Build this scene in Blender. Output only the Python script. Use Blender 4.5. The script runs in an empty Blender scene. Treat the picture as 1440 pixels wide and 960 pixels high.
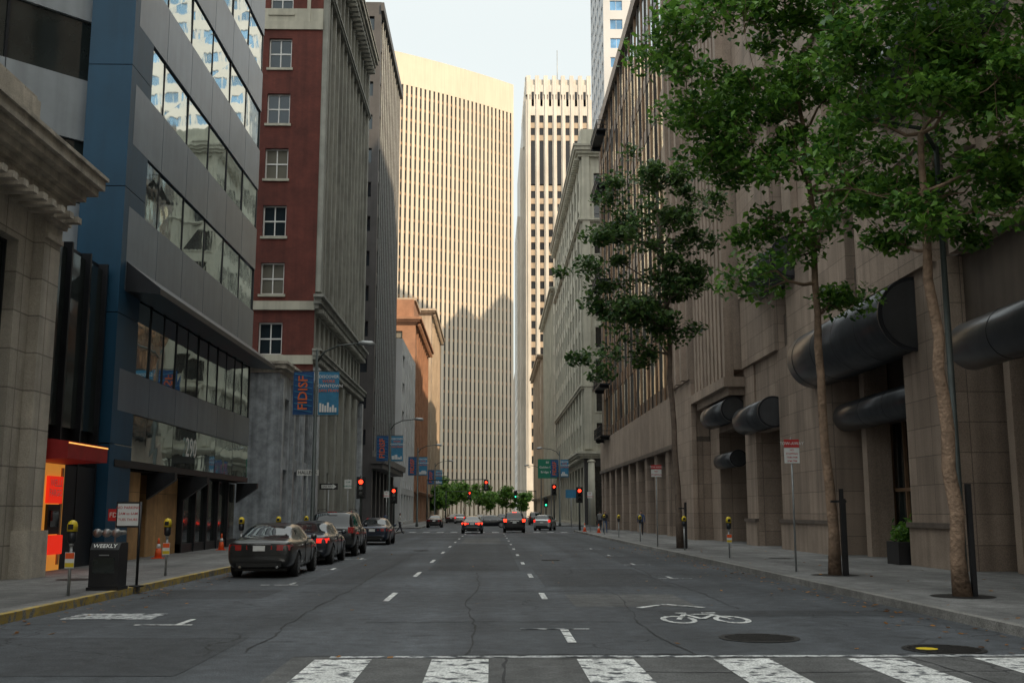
import bpy, bmesh, math, random
from mathutils import Vector, Matrix
R=random.Random(11)
scn=bpy.context.scene
# ------------------------------------------------------------------ materials
M={}
def nn(nt,t,**k):
    n=nt.nodes.new(t)
    for a,v in k.items(): setattr(n,a,v)
    return n
def mk(name,col,rough=.7,var=.15,scale=1.0,bump=0.0,bscale=20,metal=0.0,spec=.5,island=0.0,streak=0.0,
       panel=None,brick=None,emit=None,estr=0,coat=0,blind=None,grain=0.0):
    m=bpy.data.materials.new(name); m.use_nodes=True; nt=m.node_tree; L=nt.links
    b=nt.nodes['Principled BSDF']
    tc=nn(nt,'ShaderNodeTexCoord'); ob=tc.outputs['Object']
    def mix(mode,f,a,c):
        x=nn(nt,'ShaderNodeMix',data_type='RGBA',blend_type=mode)
        if isinstance(f,(int,float)): x.inputs[0].default_value=f
        else: L.new(f,x.inputs[0])
        for i,v in ((6,a),(7,c)):
            if isinstance(v,tuple): x.inputs[i].default_value=(*v[:3],1)
            else: L.new(v,x.inputs[i])
        return x.outputs[2]
    no=nn(nt,'ShaderNodeTexNoise'); no.inputs['Scale'].default_value=scale; no.inputs['Detail'].default_value=4; no.inputs['Roughness'].default_value=.65
    L.new(ob,no.inputs['Vector'])
    mr=nn(nt,'ShaderNodeMapRange'); mr.inputs[1].default_value=.3; mr.inputs[2].default_value=.7; L.new(no.outputs['Fac'],mr.inputs[0])
    lo=tuple(c*(1-var) for c in col); hi=tuple(min(1,c*(1+var)) for c in col)
    c=mix('MIX',mr.outputs[0],lo,hi)
    bumpsrc=None
    if panel or brick:
        w,h,mo,mc=panel or brick
        sx=nn(nt,'ShaderNodeSeparateXYZ'); L.new(ob,sx.inputs[0])
        ad=nn(nt,'ShaderNodeMath',operation='ADD'); L.new(sx.outputs[0],ad.inputs[0]); L.new(sx.outputs[1],ad.inputs[1])
        cb=nn(nt,'ShaderNodeCombineXYZ'); L.new(ad.outputs[0],cb.inputs[0]); L.new(sx.outputs[2],cb.inputs[1])
        bt=nn(nt,'ShaderNodeTexBrick'); bt.inputs['Scale'].default_value=1; bt.inputs['Brick Width'].default_value=w
        bt.inputs['Row Height'].default_value=h; bt.inputs['Mortar Size'].default_value=mo
        c1=.78 if panel else .86
        bt.inputs['Color1'].default_value=(c1,c1,c1,1); bt.inputs['Color2'].default_value=(1.0,1.0,1.0,1) 
        bt.inputs['Mortar'].default_value=(mc,mc,mc,1)
        if panel: bt.offset=0.0
        L.new(cb.outputs[0],bt.inputs['Vector'])
        c=mix('MULTIPLY',1.0,c,bt.outputs['Color']); bumpsrc=bt.outputs['Fac']
    if streak:
        mp=nn(nt,'ShaderNodeMapping'); mp.inputs['Scale'].default_value=(1.6,1.6,.07); L.new(ob,mp.inputs[0])
        n2=nn(nt,'ShaderNodeTexNoise'); n2.inputs['Scale'].default_value=1.5; n2.inputs['Detail'].default_value=3; L.new(mp.outputs[0],n2.inputs['Vector'])
        m2=nn(nt,'ShaderNodeMapRange'); m2.inputs[1].default_value=.4; m2.inputs[2].default_value=.7
        m2.inputs[3].default_value=1; m2.inputs[4].default_value=1-streak; L.new(n2.outputs['Fac'],m2.inputs[0])
        c=mix('MULTIPLY',1.0,c,m2.outputs[0])
    if grain:
        n3=nn(nt,'ShaderNodeTexNoise'); n3.inputs['Scale'].default_value=38; n3.inputs['Detail'].default_value=1; L.new(ob,n3.inputs['Vector'])
        m3=nn(nt,'ShaderNodeMapRange'); m3.inputs[1].default_value=.3; m3.inputs[2].default_value=.7
        m3.inputs[3].default_value=1-grain; m3.inputs[4].default_value=1+grain; L.new(n3.outputs['Fac'],m3.inputs[0])
        c=mix('MULTIPLY',1.0,c,m3.outputs[0])
    if island or blind:
        g=nn(nt,'ShaderNodeNewGeometry'); r=g.outputs['Random Per Island']
        if island:
            m4=nn(nt,'ShaderNodeMapRange'); m4.inputs[3].default_value=1-island; m4.inputs[4].default_value=1+island; L.new(r,m4.inputs[0])
            c=mix('MULTIPLY',1.0,c,m4.outputs[0])
        if blind:
            gt=nn(nt,'ShaderNodeMath',operation='GREATER_THAN'); gt.inputs[1].default_value=blind[1]; L.new(r,gt.inputs[0])
            c=mix('MIX',gt.outputs[0],c,blind[0])
    L.new(c,b.inputs['Base Color'])
    b.inputs['Roughness'].default_value=rough; b.inputs['Metallic'].default_value=metal
    b.inputs['Specular IOR Level'].default_value=spec
    if coat: b.inputs['Coat Weight'].default_value=coat; b.inputs['Coat Roughness'].default_value=.03
    if bump:
        nb=nn(nt,'ShaderNodeTexNoise'); nb.inputs['Scale'].default_value=bscale; nb.inputs['Detail'].default_value=2; L.new(ob,nb.inputs['Vector'])
        bp=nn(nt,'ShaderNodeBump'); bp.inputs['Strength'].default_value=bump; bp.inputs['Distance'].default_value=.05
        L.new(nb.outputs['Fac'],bp.inputs['Height']); last=bp
        if bumpsrc and name in('limestone','granite_brown'):
            b2=nn(nt,'ShaderNodeBump',invert=True); b2.inputs['Strength'].default_value=.5; b2.inputs['Distance'].default_value=.02
            L.new(bumpsrc,b2.inputs['Height']); L.new(bp.outputs[0],b2.inputs['Normal']); last=b2
        L.new(last.outputs[0],b.inputs['Normal'])
    if emit:
        b.inputs['Emission Color'].default_value=(*emit,1); b.inputs['Emission Strength'].default_value=estr
    M[name]=m; return m

mk('limestone',(.52,.47,.40),.85,.22,.8,.3,25,streak=.3,panel=(1.1,.95,.018,.45),grain=.12)
mk('limestone_trim',(.52,.47,.40),.85,.25,1.5,.3,25,streak=.35,grain=.12)
mk('blue_panel',(.012,.065,.125),.42,.15,.5,.02,4,metal=.0,spec=.4,streak=.2)
mk('grey_panel',(.18,.215,.26),.28,.14,.6,.02,3,metal=.4,streak=.15,island=.12,grain=.04)
mk('white_panel',(.38,.42,.46),.4,.12,.6,.02,3,metal=.2,streak=.2,island=.08)
mk('dark_metal',(.02,.022,.027),.4,.3,2,0,10,metal=.4)
mk('black_paint',(.012,.012,.014),.4,.3,3,0,20)
mk('mirror_glass',(.58,.68,.68),.03,.05,.5,.08,.8,metal=.95)
mk('dark_glass',(.015,.02,.022),.05,.2,.6,.05,.9,spec=.9,blind=((.2,.19,.16),.75))
mk('office_glass',(.03,.045,.055),.05,.2,.6,.08,.8,spec=1.0,metal=.35,blind=((.25,.24,.2),.75))
mk('tower_glass',(.02,.02,.022),.15,.2,.1,0,1,spec=.5)
mk('shop_glass',(.02,.026,.025),.06,.3,.8,.05,.8,spec=.8)
mk('blue_glass',(.14,.30,.5),.06,.3,.4,.03,.5,metal=.4,spec=.8,island=.3)
mk('brick_red',(.145,.037,.027),.85,.3,.7,.3,30,brick=(.22,.075,.012,.75),streak=.25,grain=.18)
mk('brick_orange',(.38,.20,.12),.85,.2,.5,0,30,brick=(.22,.075,.012,.8))
mk('cream_stone',(.48,.46,.38),.8,.16,.4,0,20,streak=.25)
mk('terracotta',(.32,.32,.285),.8,.22,.6,0,15,streak=.35)
mk('marble',(.40,.43,.46),.4,.4,1.6,.05,10,streak=.5)
mk('dark_stone',(.065,.062,.062),.5,.2,.6,0,20,streak=.2)
mk('bronze',(.30,.18,.105),.35,.25,1,0,8,metal=.4,streak=.2)
mk('bronze_dark',(.08,.066,.058),.3,.25,1,0,8,metal=.3)
mk('granite_brown',(.40,.305,.24),.62,.16,.5,.12,40,panel=(1.25,.85,.014,.45),streak=.3,grain=.25)
mk('granite_trim',(.37,.285,.225),.6,.18,.6,.12,40,streak=.3,grain=.25)
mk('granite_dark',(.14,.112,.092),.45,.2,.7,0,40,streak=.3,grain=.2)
mk('cylinder_metal',(.075,.078,.085),.28,.25,.6,.03,6,metal=.45,streak=.2)
mk('pale_tower',(.62,.54,.43),.75,.08,.05,0,5,streak=.1)
mk('white_stone',(.64,.60,.54),.8,.12,.1,0,10,streak=.2)
mk('white_concrete',(.52,.53,.54),.7,.1,.1,0,10)
mk('tan_stone',(.45,.36,.27),.8,.16,.3,0,12,streak=.25)
mk('plywood',(.55,.32,.14),.7,.25,1.2,.1,10,panel=(1.22,2.44,.012,.4),streak=.25)
mk('orange_lit',(.6,.28,.05),.5,.15,2,emit=(1,.40,.06),estr=.4)
mk('neon',(1,.7,.2),.5,0,emit=(1,.5,.12),estr=1.2)
mk('red_canopy',(.32,.015,.015),.5,.2,2)
mk('red_sign',(.6,.02,.015),.5,.05,2,emit=(1,.03,.01),estr=.6)
mk('sign_red',(.5,.03,.03),.5,.1,3)
mk('sign_white',(.72,.72,.70),.5,.06,3)
mk('sign_green',(.01,.2,.12),.5,.1,3)
mk('sign_black',(.015,.015,.015),.5,.1,3)
mk('banner_blue',(.02,.08,.22),.8,.2,3)
mk('banner_teal',(.05,.22,.38),.8,.2,3)
mk('banner_orange',(.65,.14,.04),.8,.1,3)
mk('galv',(.32,.33,.33),.45,.2,4,metal=.5)
mk('pole_green',(.06,.07,.066),.5,.2,4,metal=.3)
mk('yellow',(.68,.5,.02),.5,.15,5)
mk('cone_orange',(.8,.11,.02),.6,.1,5)
mk('cast_iron',(.025,.023,.022),.6,.3,12,.4,60,metal=.4)
mk('light_red',(1,.02,.01),.4,0,emit=(1,.03,.01),estr=6)
mk('light_green',(.0,.8,.4),.4,0,emit=(.05,1,.5),estr=2)
mk('brake_on',(1,.02,.01),.3,0,emit=(1,.03,.01),estr=5)
mk('tail_red',(.35,.008,.008),.12,.1,8,spec=.9,coat=1)
mk('tail_lit',(.7,.01,.01),.2,.1,8,emit=(1,.02,.01),estr=1.2,coat=1)
mk('tyre',(.015,.015,.015),.8,.2,8)
mk('rim',(.35,.36,.37),.3,.1,8,metal=.8)
mk('chrome',(.7,.7,.7),.12,.05,8,metal=1)
mk('car_glass',(.012,.015,.018),.03,.1,2,spec=.6)
mk('trim_black',(.01,.01,.01),.5,.2,5)
mk('bark',(.30,.20,.135),.9,.45,3,.8,14,streak=.4)
mk('bark_dark',(.15,.11,.085),.9,.35,3,.6,14)
mk('skin',(.42,.25,.18),.6,.05,5); mk('hair',(.03,.02,.015),.7,.2,20)
for n,c in (('cloth_dark',(.03,.03,.04)),('cloth_blue',(.05,.08,.16)),('cloth_grey',(.2,.2,.2)),('cloth_white',(.6,.6,.58))): mk(n,c,.9,.2,8)
def paint(n,c,metal=.35): mk(n,c,.28,.05,1,metal=metal,coat=.7)
paint('paint_charcoal',(.028,.028,.028)); paint('paint_grey',(.035,.04,.052)); paint('paint_black',(.008,.008,.010))
paint('paint_navy',(.015,.024,.046)); paint('paint_silver',(.45,.46,.46),.6); paint('paint_white',(.65,.65,.65),.0)

def leafmat(name,c1,c2):
    m=bpy.data.materials.new(name); m.use_nodes=True; nt=m.node_tree; L=nt.links
    b=nt.nodes['Principled BSDF']; out=nt.nodes['Material Output']
    g=nn(nt,'ShaderNodeNewGeometry'); cr=nn(nt,'ShaderNodeValToRGB')
    cr.color_ramp.elements[0].color=(*c1,1); cr.color_ramp.elements[1].color=(*c2,1); 
    e=cr.color_ramp.elements.new(.93); e.color=(c2[0]*1.25,c2[1]*1.15,c2[2],1); cr.color_ramp.elements[0].position=.1
    L.new(g.outputs['Random Per Island'],cr.inputs[0]); L.new(cr.outputs[0],b.inputs['Base Color'])
    b.inputs['Roughness'].default_value=.45; b.inputs['Specular IOR Level'].default_value=.35
    tr=nn(nt,'ShaderNodeBsdfTranslucent'); L.new(cr.outputs[0],tr.inputs[0])
    mx=nn(nt,'ShaderNodeMixShader'); mx.inputs[0].default_value=.42
    L.new(b.outputs[0],mx.inputs[1]); L.new(tr.outputs[0],mx.inputs[2]); L.new(mx.outputs[0],out.inputs[0]); M[name]=m
leafmat('leaf_a',(.045,.13,.025),(.15,.31,.05))
leafmat('leaf_b',(.03,.075,.025),(.09,.17,.045))
leafmat('leaf_dry',(.12,.05,.015),(.4,.2,.05))

def groundmat(name,base,paintcol=None,wear=.5,tint=None,cracks=True):
    m=bpy.data.materials.new(name); m.use_nodes=True; nt=m.node_tree; L=nt.links; b=nt.nodes['Principled BSDF']
    tc=nn(nt,'ShaderNodeTexCoord'); ob=tc.outputs['Object']
    def noise(s,d=4,sc=None):
        n=nn(nt,'ShaderNodeTexNoise'); n.inputs['Scale'].default_value=s; n.inputs['Detail'].default_value=d
        if sc:
            mp=nn(nt,'ShaderNodeMapping'); mp.inputs['Scale'].default_value=sc; L.new(ob,mp.inputs[0]); L.new(mp.outputs[0],n.inputs['Vector'])
        else: L.new(ob,n.inputs['Vector'])
        return n.outputs['Fac']
    def mr(s,a,b_,c,d):
        x=nn(nt,'ShaderNodeMapRange'); x.inputs[1].default_value=a; x.inputs[2].default_value=b_; x.inputs[3].default_value=c; x.inputs[4].default_value=d
        L.new(s,x.inputs[0]); return x.outputs[0]
    def mix(mode,f,a,c):
        x=nn(nt,'ShaderNodeMix',data_type='RGBA',blend_type=mode)
        if isinstance(f,(int,float)): x.inputs[0].default_value=f
        else: L.new(f,x.inputs[0])
        for i,v in ((6,a),(7,c)):
            if isinstance(v,tuple): x.inputs[i].default_value=(*v[:3],1)
            else: L.new(v,x.inputs[i])
        return x.outputs[2]
    c=mix('MULTIPLY',1.0,base,mr(noise(.25,4),.3,.7,.66,1.34))
    c=mix('MULTIPLY',1.0,c,mr(noise(.5,3,(1.6,.06,1)),.35,.65,.74,1.25))
    c=mix('MULTIPLY',1.0,c,mr(noise(55,2),.3,.7,.55,1.45))
    c=mix('MULTIPLY',1.0,c,mr(noise(3.5,4),.3,.7,.78,1.25))
    if cracks:
        nz=nn(nt,'ShaderNodeTexNoise'); nz.inputs['Scale'].default_value=1.2; nz.inputs['Detail'].default_value=4; L.new(ob,nz.inputs['Vector'])
        va=nn(nt,'ShaderNodeVectorMath',operation='MULTIPLY_ADD'); va.inputs[1].default_value=(.9,.9,0); L.new(nz.outputs['Color'],va.inputs[0]); L.new(ob,va.inputs[2])
        vo=nn(nt,'ShaderNodeTexVoronoi',feature='DISTANCE_TO_EDGE'); vo.inputs['Scale'].default_value=.33; L.new(va.outputs[0],vo.inputs['Vector'])
        cm=mr(vo.outputs['Distance'],.002,.007,.35,1.0)
        msk=mr(noise(.18,2),.48,.56,0,1)
        c=mix('MULTIPLY',msk,c,cm)
        vs=nn(nt,'ShaderNodeTexVoronoi'); vs.inputs['Scale'].default_value=.8; L.new(va.outputs[0],vs.inputs['Vector'])
        c=mix('MULTIPLY',1.0,c,mr(vs.outputs['Distance'],.04,.14,.55,1.0))
    if paintcol:
        w=mr(noise(6,7),wear-.06,wear+.06,0,1); w2=mr(noise(45,3),.3,.55,.25,1)
        ww=nn(nt,'ShaderNodeMath',operation='MULTIPLY'); L.new(w,ww.inputs[0]); L.new(w2,ww.inputs[1])
        pc=mix('MULTIPLY',1.0,paintcol,mr(noise(2,3),.3,.7,.75,1.1))
        c=mix('MIX',ww.outputs[0],c,pc)
    if tint:
        bt=nn(nt,'ShaderNodeTexBrick'); bt.offset=0; bt.inputs['Scale'].default_value=1; bt.inputs['Brick Width'].default_value=.92; bt.inputs['Row Height'].default_value=.92
        bt.inputs['Mortar Size'].default_value=.012; bt.inputs['Color1'].default_value=(.82,.82,.82,1); bt.inputs['Color2'].default_value=(1.08,1.08,1.08,1); bt.inputs['Mortar'].default_value=(.5,.5,.5,1)
        L.new(ob,bt.inputs['Vector']); c=mix('MULTIPLY',1.0,c,bt.outputs['Color'])
    L.new(c,b.inputs['Base Color']); b.inputs['Roughness'].default_value=.8
    bp=nn(nt,'ShaderNodeBump'); bp.inputs['Strength'].default_value=.5; bp.inputs['Distance'].default_value=.015; L.new(noise(60,2),bp.inputs['Height']); L.new(bp.outputs[0],b.inputs['Normal'])
    M[name]=m
A0=(.053,.058,.066)
groundmat('asphalt',A0)
groundmat('asphalt_patch',(.034,.037,.042))
groundmat('asphalt_pale',(.078,.078,.078))
groundmat('road_white',A0,(.78,.78,.76),.43)
groundmat('road_white_worn',A0,(.6,.61,.61),.47)
groundmat('pavement_concrete',(.16,.158,.156),tint=True,cracks=False)
groundmat('kerb_stone',(.23,.22,.205),cracks=False)
groundmat('kerb_yellow',(.18,.17,.15),(.5,.34,.06),.45,cracks=False)

# ------------------------------------------------------------------ builder
class Fr:
    def __init__(s,ox,oy,dx,dy,nx,ny): s.o=(ox,oy); s.d=(dx,dy); s.n=(nx,ny)
    def p(s,a,d,z): return (s.o[0]+a*s.d[0]+d*s.n[0], s.o[1]+a*s.d[1]+d*s.n[1], z)
class B:
    def __init__(s,name,loc=(0,0,0)): s.name=name; s.loc=Vector(loc); s.P={}
    def part(s,part):
        return s.P.setdefault(part,dict(v=[],f=[],m=[],mi=[],s=[]))
    def add(s,part,mat,vs,fs,smooth=False):
        p=s.part(part)
        if mat not in p['m']: p['m'].append(mat)
        mi=p['m'].index(mat); o=len(p['v']); p['v'].extend(vs)
        for i,f in enumerate(fs):
            p['f'].append(tuple(o+j for j in f)); p['mi'].append(mi)
            p['s'].append(smooth if isinstance(smooth,bool) else smooth[i])
    def hexa(s,part,mat,v):
        s.add(part,mat,v,[(3,2,1,0),(4,5,6,7),(0,1,5,4),(1,2,6,5),(2,3,7,6),(3,0,4,7)])
    def box(s,part,mat,x0,x1,y0,y1,z0,z1):
        if x0>x1:x0,x1=x1,x0
        if y0>y1:y0,y1=y1,y0
        s.hexa(part,mat,[(x0,y0,z0),(x1,y0,z0),(x1,y1,z0),(x0,y1,z0),(x0,y0,z1),(x1,y0,z1),(x1,y1,z1),(x0,y1,z1)])
    def fbox(s,part,mat,fr,a0,a1,d0,d1,z0,z1):
        v=[fr.p(a0,d0,z0),fr.p(a1,d0,z0),fr.p(a1,d1,z0),fr.p(a0,d1,z0),fr.p(a0,d0,z1),fr.p(a1,d0,z1),fr.p(a1,d1,z1),fr.p(a0,d1,z1)]
        cr=fr.d[0]*fr.n[1]-fr.d[1]*fr.n[0]
        if cr<0: v=[v[3],v[2],v[1],v[0],v[7],v[6],v[5],v[4]]
        s.hexa(part,mat,v)
    def pane(s,part,mat,fr,a0,a1,d,z0,z1,j=.006):
        r=lambda:d+R.uniform(-j,j)
        v=[fr.p(a0,r(),z0),fr.p(a1,r(),z0),fr.p(a1,r(),z1),fr.p(a0,r(),z1)]
        cr=fr.d[0]*fr.n[1]-fr.d[1]*fr.n[0]
        s.add(part,mat,v,[(0,1,2,3) if cr<0 else (3,2,1,0)])
    def tube(s,part,mat,pts,rad,n=8,caps=True):
        pts=[Vector(p) for p in pts]; vs=[];fs=[];sm=[]
        if not hasattr(rad,'__len__'): rad=[rad]*len(pts)
        ref=None
        for i,p in enumerate(pts):
            t=(pts[min(i+1,len(pts)-1)]-pts[max(i-1,0)])
            if t.length<1e-6: t=Vector((0,0,1))
            t.normalize()
            if ref is None: ref=Vector((1,0,0)) if abs(t.x)<.9 else Vector((0,1,0))
            a=(ref-t*ref.dot(t)); a.normalize(); ref=a; b=t.cross(a)
            for k in range(n):
                th=2*math.pi*k/n; vs.append(tuple(p+(a*math.cos(th)+b*math.sin(th))*rad[i]))
        for i in range(len(pts)-1):
            for k in range(n):
                k2=(k+1)%n; fs.append((i*n+k,i*n+k2,(i+1)*n+k2,(i+1)*n+k)); sm.append(True)
        if caps:
            fs.append(tuple(reversed(range(n)))); sm.append(False)
            fs.append(tuple((len(pts)-1)*n+k for k in range(n))); sm.append(False)
        s.add(part,mat,vs,fs,sm)
    def cyl(s,part,mat,p0,p1,r0,r1=None,n=16): s.tube(part,mat,[p0,p1],[r0,r0 if r1 is None else r1],n)
    def ball(s,part,mat,c,rx,ry,rz,n=12,m=8):
        vs=[];fs=[]
        for i in range(m+1):
            ph=-math.pi/2+math.pi*i/m
            for k in range(n):
                th=2*math.pi*k/n; vs.append((c[0]+rx*math.cos(ph)*math.cos(th),c[1]+ry*math.cos(ph)*math.sin(th),c[2]+rz*math.sin(ph)))
        for i in range(m):
            for k in range(n):
                k2=(k+1)%n; fs.append((i*n+k,i*n+k2,(i+1)*n+k2,(i+1)*n+k))
        s.add(part,mat,vs,fs,True)
    def prism(s,part,mat,poly,vec):
        n=len(poly); v=[tuple(p) for p in poly]+[tuple(Vector(p)+Vector(vec)) for p in poly]
        f=[tuple(range(n)),tuple(reversed(range(n,2*n)))]+[(i,n+i,n+(i+1)%n,(i+1)%n) for i in range(n)]
        s.add(part,mat,v,f)
    def text(s,part,mat,txt,size,o,right,up,ext=.0):
        cu=bpy.data.curves.new('t','FONT'); cu.body=txt; cu.size=size; cu.align_x='CENTER'; cu.align_y='CENTER'; cu.resolution_u=2; cu.offset=size*.012
        ob=bpy.data.objects.new('t',cu); scn.collection.objects.link(ob)
        me=bpy.data.meshes.new_from_object(ob.evaluated_get(bpy.context.evaluated_depsgraph_get()))
        r=Vector(right).normalized(); u=Vector(up).normalized(); o=Vector(o)
        s.add(part,mat,[tuple(o+r*v.co.x+u*v.co.y) for v in me.vertices],[tuple(p.vertices) for p in me.polygons])
        bpy.data.objects.remove(ob); bpy.data.curves.remove(cu); bpy.data.meshes.remove(me)
    def remap(s,fn):
        for p in s.P.values(): p['v']=[fn(v) for v in p['v']]
    def mesh(s,name,p,recalc=True):
        me=bpy.data.meshes.new(name); l=s.loc
        me.from_pydata([(v[0]-l.x,v[1]-l.y,v[2]-l.z) for v in p['v']],[],p['f'])
        for m in p['m']: me.materials.append(M[m])
        me.polygons.foreach_set('material_index',p['mi']); me.polygons.foreach_set('use_smooth',p['s'])
        if recalc:
            bm=bmesh.new(); bm.from_mesh(me); bmesh.ops.recalc_face_normals(bm,faces=bm.faces); bm.to_mesh(me); bm.free()
        me.update(); return me
    def done(s,single=False):
        if len(s.P)==1 and single:
            (k,p),=s.P.items(); ob=bpy.data.objects.new(s.name,s.mesh(s.name,p)); ob.location=s.loc; scn.collection.objects.link(ob); return ob
        e=bpy.data.objects.new(s.name,None); e.location=s.loc; e.empty_display_size=.3; scn.collection.objects.link(e)
        for k,p in s.P.items():
            ob=bpy.data.objects.new(k,s.mesh(k,p,recalc=(k not in('leaves','panes')))); ob.parent=e; scn.collection.objects.link(ob)
        return e

def cols(n,L,w,m=0.0):
    p=(L-2*m)/n; return [(m+p*(i+.5)-w/2,m+p*(i+.5)+w/2) for i in range(n)]
def rows(n,z0,sh,h,sill): return [(z0+sh*i+sill,z0+sh*i+sill+h) for i in range(n)]
def punched(b,fr,L,z0,z1,cs,rs,wall,glass,frame='dark_metal',depth=.3,nv=1,nh=1,sill=None,ft=.06,spandrel=None,spd=-.12):
    z=z0
    for (a,c) in rs:
        if a>z+.001:
            if spandrel and z>z0+.001:
                e=0
                for (p,q) in cs:
                    if p>e+.001: b.fbox('walls',wall,fr,e,p,-depth-.2,0,z,a)
                    b.fbox('spandrels',spandrel,fr,p,q,-depth-.2,spd,z,a); e=q
                if e<L-.001: b.fbox('walls',wall,fr,e,L,-depth-.2,0,z,a)
            else: b.fbox('walls',wall,fr,0,L,-depth-.2,0,z,a)
        e=0
        for (p,q) in cs:
            if p>e+.001: b.fbox('walls',wall,fr,e,p,-depth-.2,0,a,c)
            b.pane('panes',glass,fr,p,q,-depth,a,c)
            if frame:
                d1=-depth+.07
                b.fbox('window_frames',frame,fr,p,p+ft,-depth-.05,d1,a,c); b.fbox('window_frames',frame,fr,q-ft,q,-depth-.05,d1,a,c)
                b.fbox('window_frames',frame,fr,p+ft,q-ft,-depth-.05,d1-.004,a,a+ft); b.fbox('window_frames',frame,fr,p+ft,q-ft,-depth-.05,d1-.004,c-ft,c)
                for i in range(1,nv):
                    x=p+(q-p)*i/nv; b.fbox('window_frames',frame,fr,x-ft*.4,x+ft*.4,-depth-.05,d1-.01,a+ft,c-ft)
                for i in range(1,nh):
                    x=a+(c-a)*i/nh; b.fbox('window_frames',frame,fr,p+ft,q-ft,-depth-.05,d1-.016,x-ft*.5,x+ft*.5)
            if sill: b.fbox('sills',sill,fr,p-.12,q+.12,-.05,.1,a-.18,a-.01)
            e=q
        if e<L-.001: b.fbox('walls',wall,fr,e,L,-depth-.2,0,a,c)
        z=c
    if z<z1-.001: b.fbox('walls',wall,fr,0,L,-depth-.2,0,z,z1)
def cornice(b,mat,fr,s0,s1,z,prof,w0=False,w1=False,dent=0):
    for h,p in prof:
        b.fbox('cornice',mat,fr,s0-(p if w0 else 0),s1+(p if w1 else 0),0.001,p,z,z+h); z+=h
    if dent:
        h0=prof[0][0]; zb=z-sum(h for h,_ in prof); n=int((s1-s0)/dent); pr=prof[-1][1]*.8
        for i in range(n):
            a=s0+(i+.25)*dent; b.fbox('brackets',mat,fr,a,a+dent*.45,0.002,pr,zb-h0*.9,zb-.003)
def pil(b,mat,fr,ss,w,d,z0,z1,part='pilasters'):
    for s_ in ss: b.fbox(part,mat,fr,s_-w/2,s_+w/2,0.001,d,z0,z1)
def LF(y0,x=-12.0): return Fr(x,y0,0,1,1,0)
def LS(y0,x=-12.0): return Fr(x-.004,y0-.004,-1,0,0,-1)
def RF(y0,x=12.5): return Fr(x,y0,0,1,-1,0)
def RS(y0,x=12.5): return Fr(x+.004,y0-.004,1,0,0,-1)

# ------------------------------------------------------------------ ground
g=B('ground'); g.add('s','asphalt',[(-900,-700,0),(900,-700,0),(900,1500,0),(-900,1500,0)],[(0,1,2,3)]); g.done(True)
r=B('road'); r.add('s','asphalt',[(-7.72,-40,.004),(7.52,-40,.004),(7.52,420,.004),(-7.72,420,.004)],[(0,1,2,3)]); r.done(True)
def sheet(b,part,mat,x0,x1,y0,y1,z): b.add(part,mat,[(x0,y0,z),(x1,y0,z),(x1,y1,z),(x0,y1,z)],[(0,1,2,3)])
pt=B('road_patch')
sheet(pt,'p','asphalt_pale',-2.4,7.5,4,13.55,.008); sheet(pt,'p','asphalt_patch',3.0,7.1,18.6,19.6,.008)
sheet(pt,'p','asphalt_patch',-1.9,0.9,33,60,.008); sheet(pt,'p','asphalt_patch',1.3,4.4,26,34,.008); sheet(pt,'p','asphalt_patch',-7.2,-4.7,22.5,25,.008)
sheet(pt,'p','asphalt_pale',-1.7,.6,62,74,.008); sheet(pt,'p','asphalt_patch',-4.6,-3.2,27,46,.008); sheet(pt,'p','asphalt_patch',-6.9,-3.4,12,15.6,.008); sheet(pt,'p','asphalt_pale',1.6,3.9,20.5,23.5,.008)
def wig(x0,y0,y1,w,ph,amp=.07):
    n=int((y1-y0)/.35); v=[]; rw=random.Random(int(ph*10+y0)); dx=0
    for i in range(n+1):
        dx=dx*.9+rw.gauss(0,.025); y=y0+(y1-y0)*i/n; x=x0+amp*math.sin(y*.5+ph)+dx; ww=w*rw.uniform(.25,1)
        v+=[(x-ww,y,.0105),(x+ww,y,.0105)]
    pt.add('p','asphalt_seal',v,[(2*i,2*i+1,2*i+3,2*i+2) for i in range(n)])
groundmat('asphalt_seal',(.022,.022,.024),cracks=False)
wig(-.35,13.6,32,.022,0); wig(2.55,13.6,25,.018,2); wig(-3.15,14,60,.02,1); wig(4.55,20,70,.02,3); wig(.2,4,13.5,.03,5,.12); wig(5.2,8,13.5,.025,4,.1)
def wigx(y0,x0,x1,w,ph):
    n=int((x1-x0)/.25); v=[]; rw=random.Random(int(ph*10+y0)); dy=0
    for i in range(n+1):
        dy=dy*.9+rw.gauss(0,.03); x=x0+(x1-x0)*i/n; y=y0+.1*math.sin(x*.7+ph)+dy; ww=w*rw.uniform(.25,1); v+=[(x,y-ww,.0108),(x,y+ww,.0108)]
    pt.add('p','asphalt_seal',v,[(2*i,2*i+1,2*i+3,2*i+2) for i in range(n)])
wigx(13.6,-2.4,7.5,.03,0); wigx(17.6,-2.0,3.0,.03,2); wigx(24.5,-7.5,2,.04,1); wigx(31.0,-3,7.2,.04,4); wigx(12.2,1.5,7.2,.03,2)
pt.done(True)
mk_=B('road_markings')
for x0 in (-2.1,-.7,1.04,2.68,4.3,5.85): sheet(mk_,'m','road_white',x0,x0+.68,8.0,13.25,.013)
sheet(mk_,'m','road_white_worn',-1.95,7.4,13.38,13.55,.0135)
for k in range(16):
    y=21.8+k*8.2
    if 93<y<135: continue
    sheet(mk_,'m','road_white',-2.14,-2.02,y,y+2.2,.013)
for k in range(16):
    y=14.9+k*7.3
    if 93<y<135: continue
    sheet(mk_,'m','road_white',1.05,1.17,y,y+1.7,.013)
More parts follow.
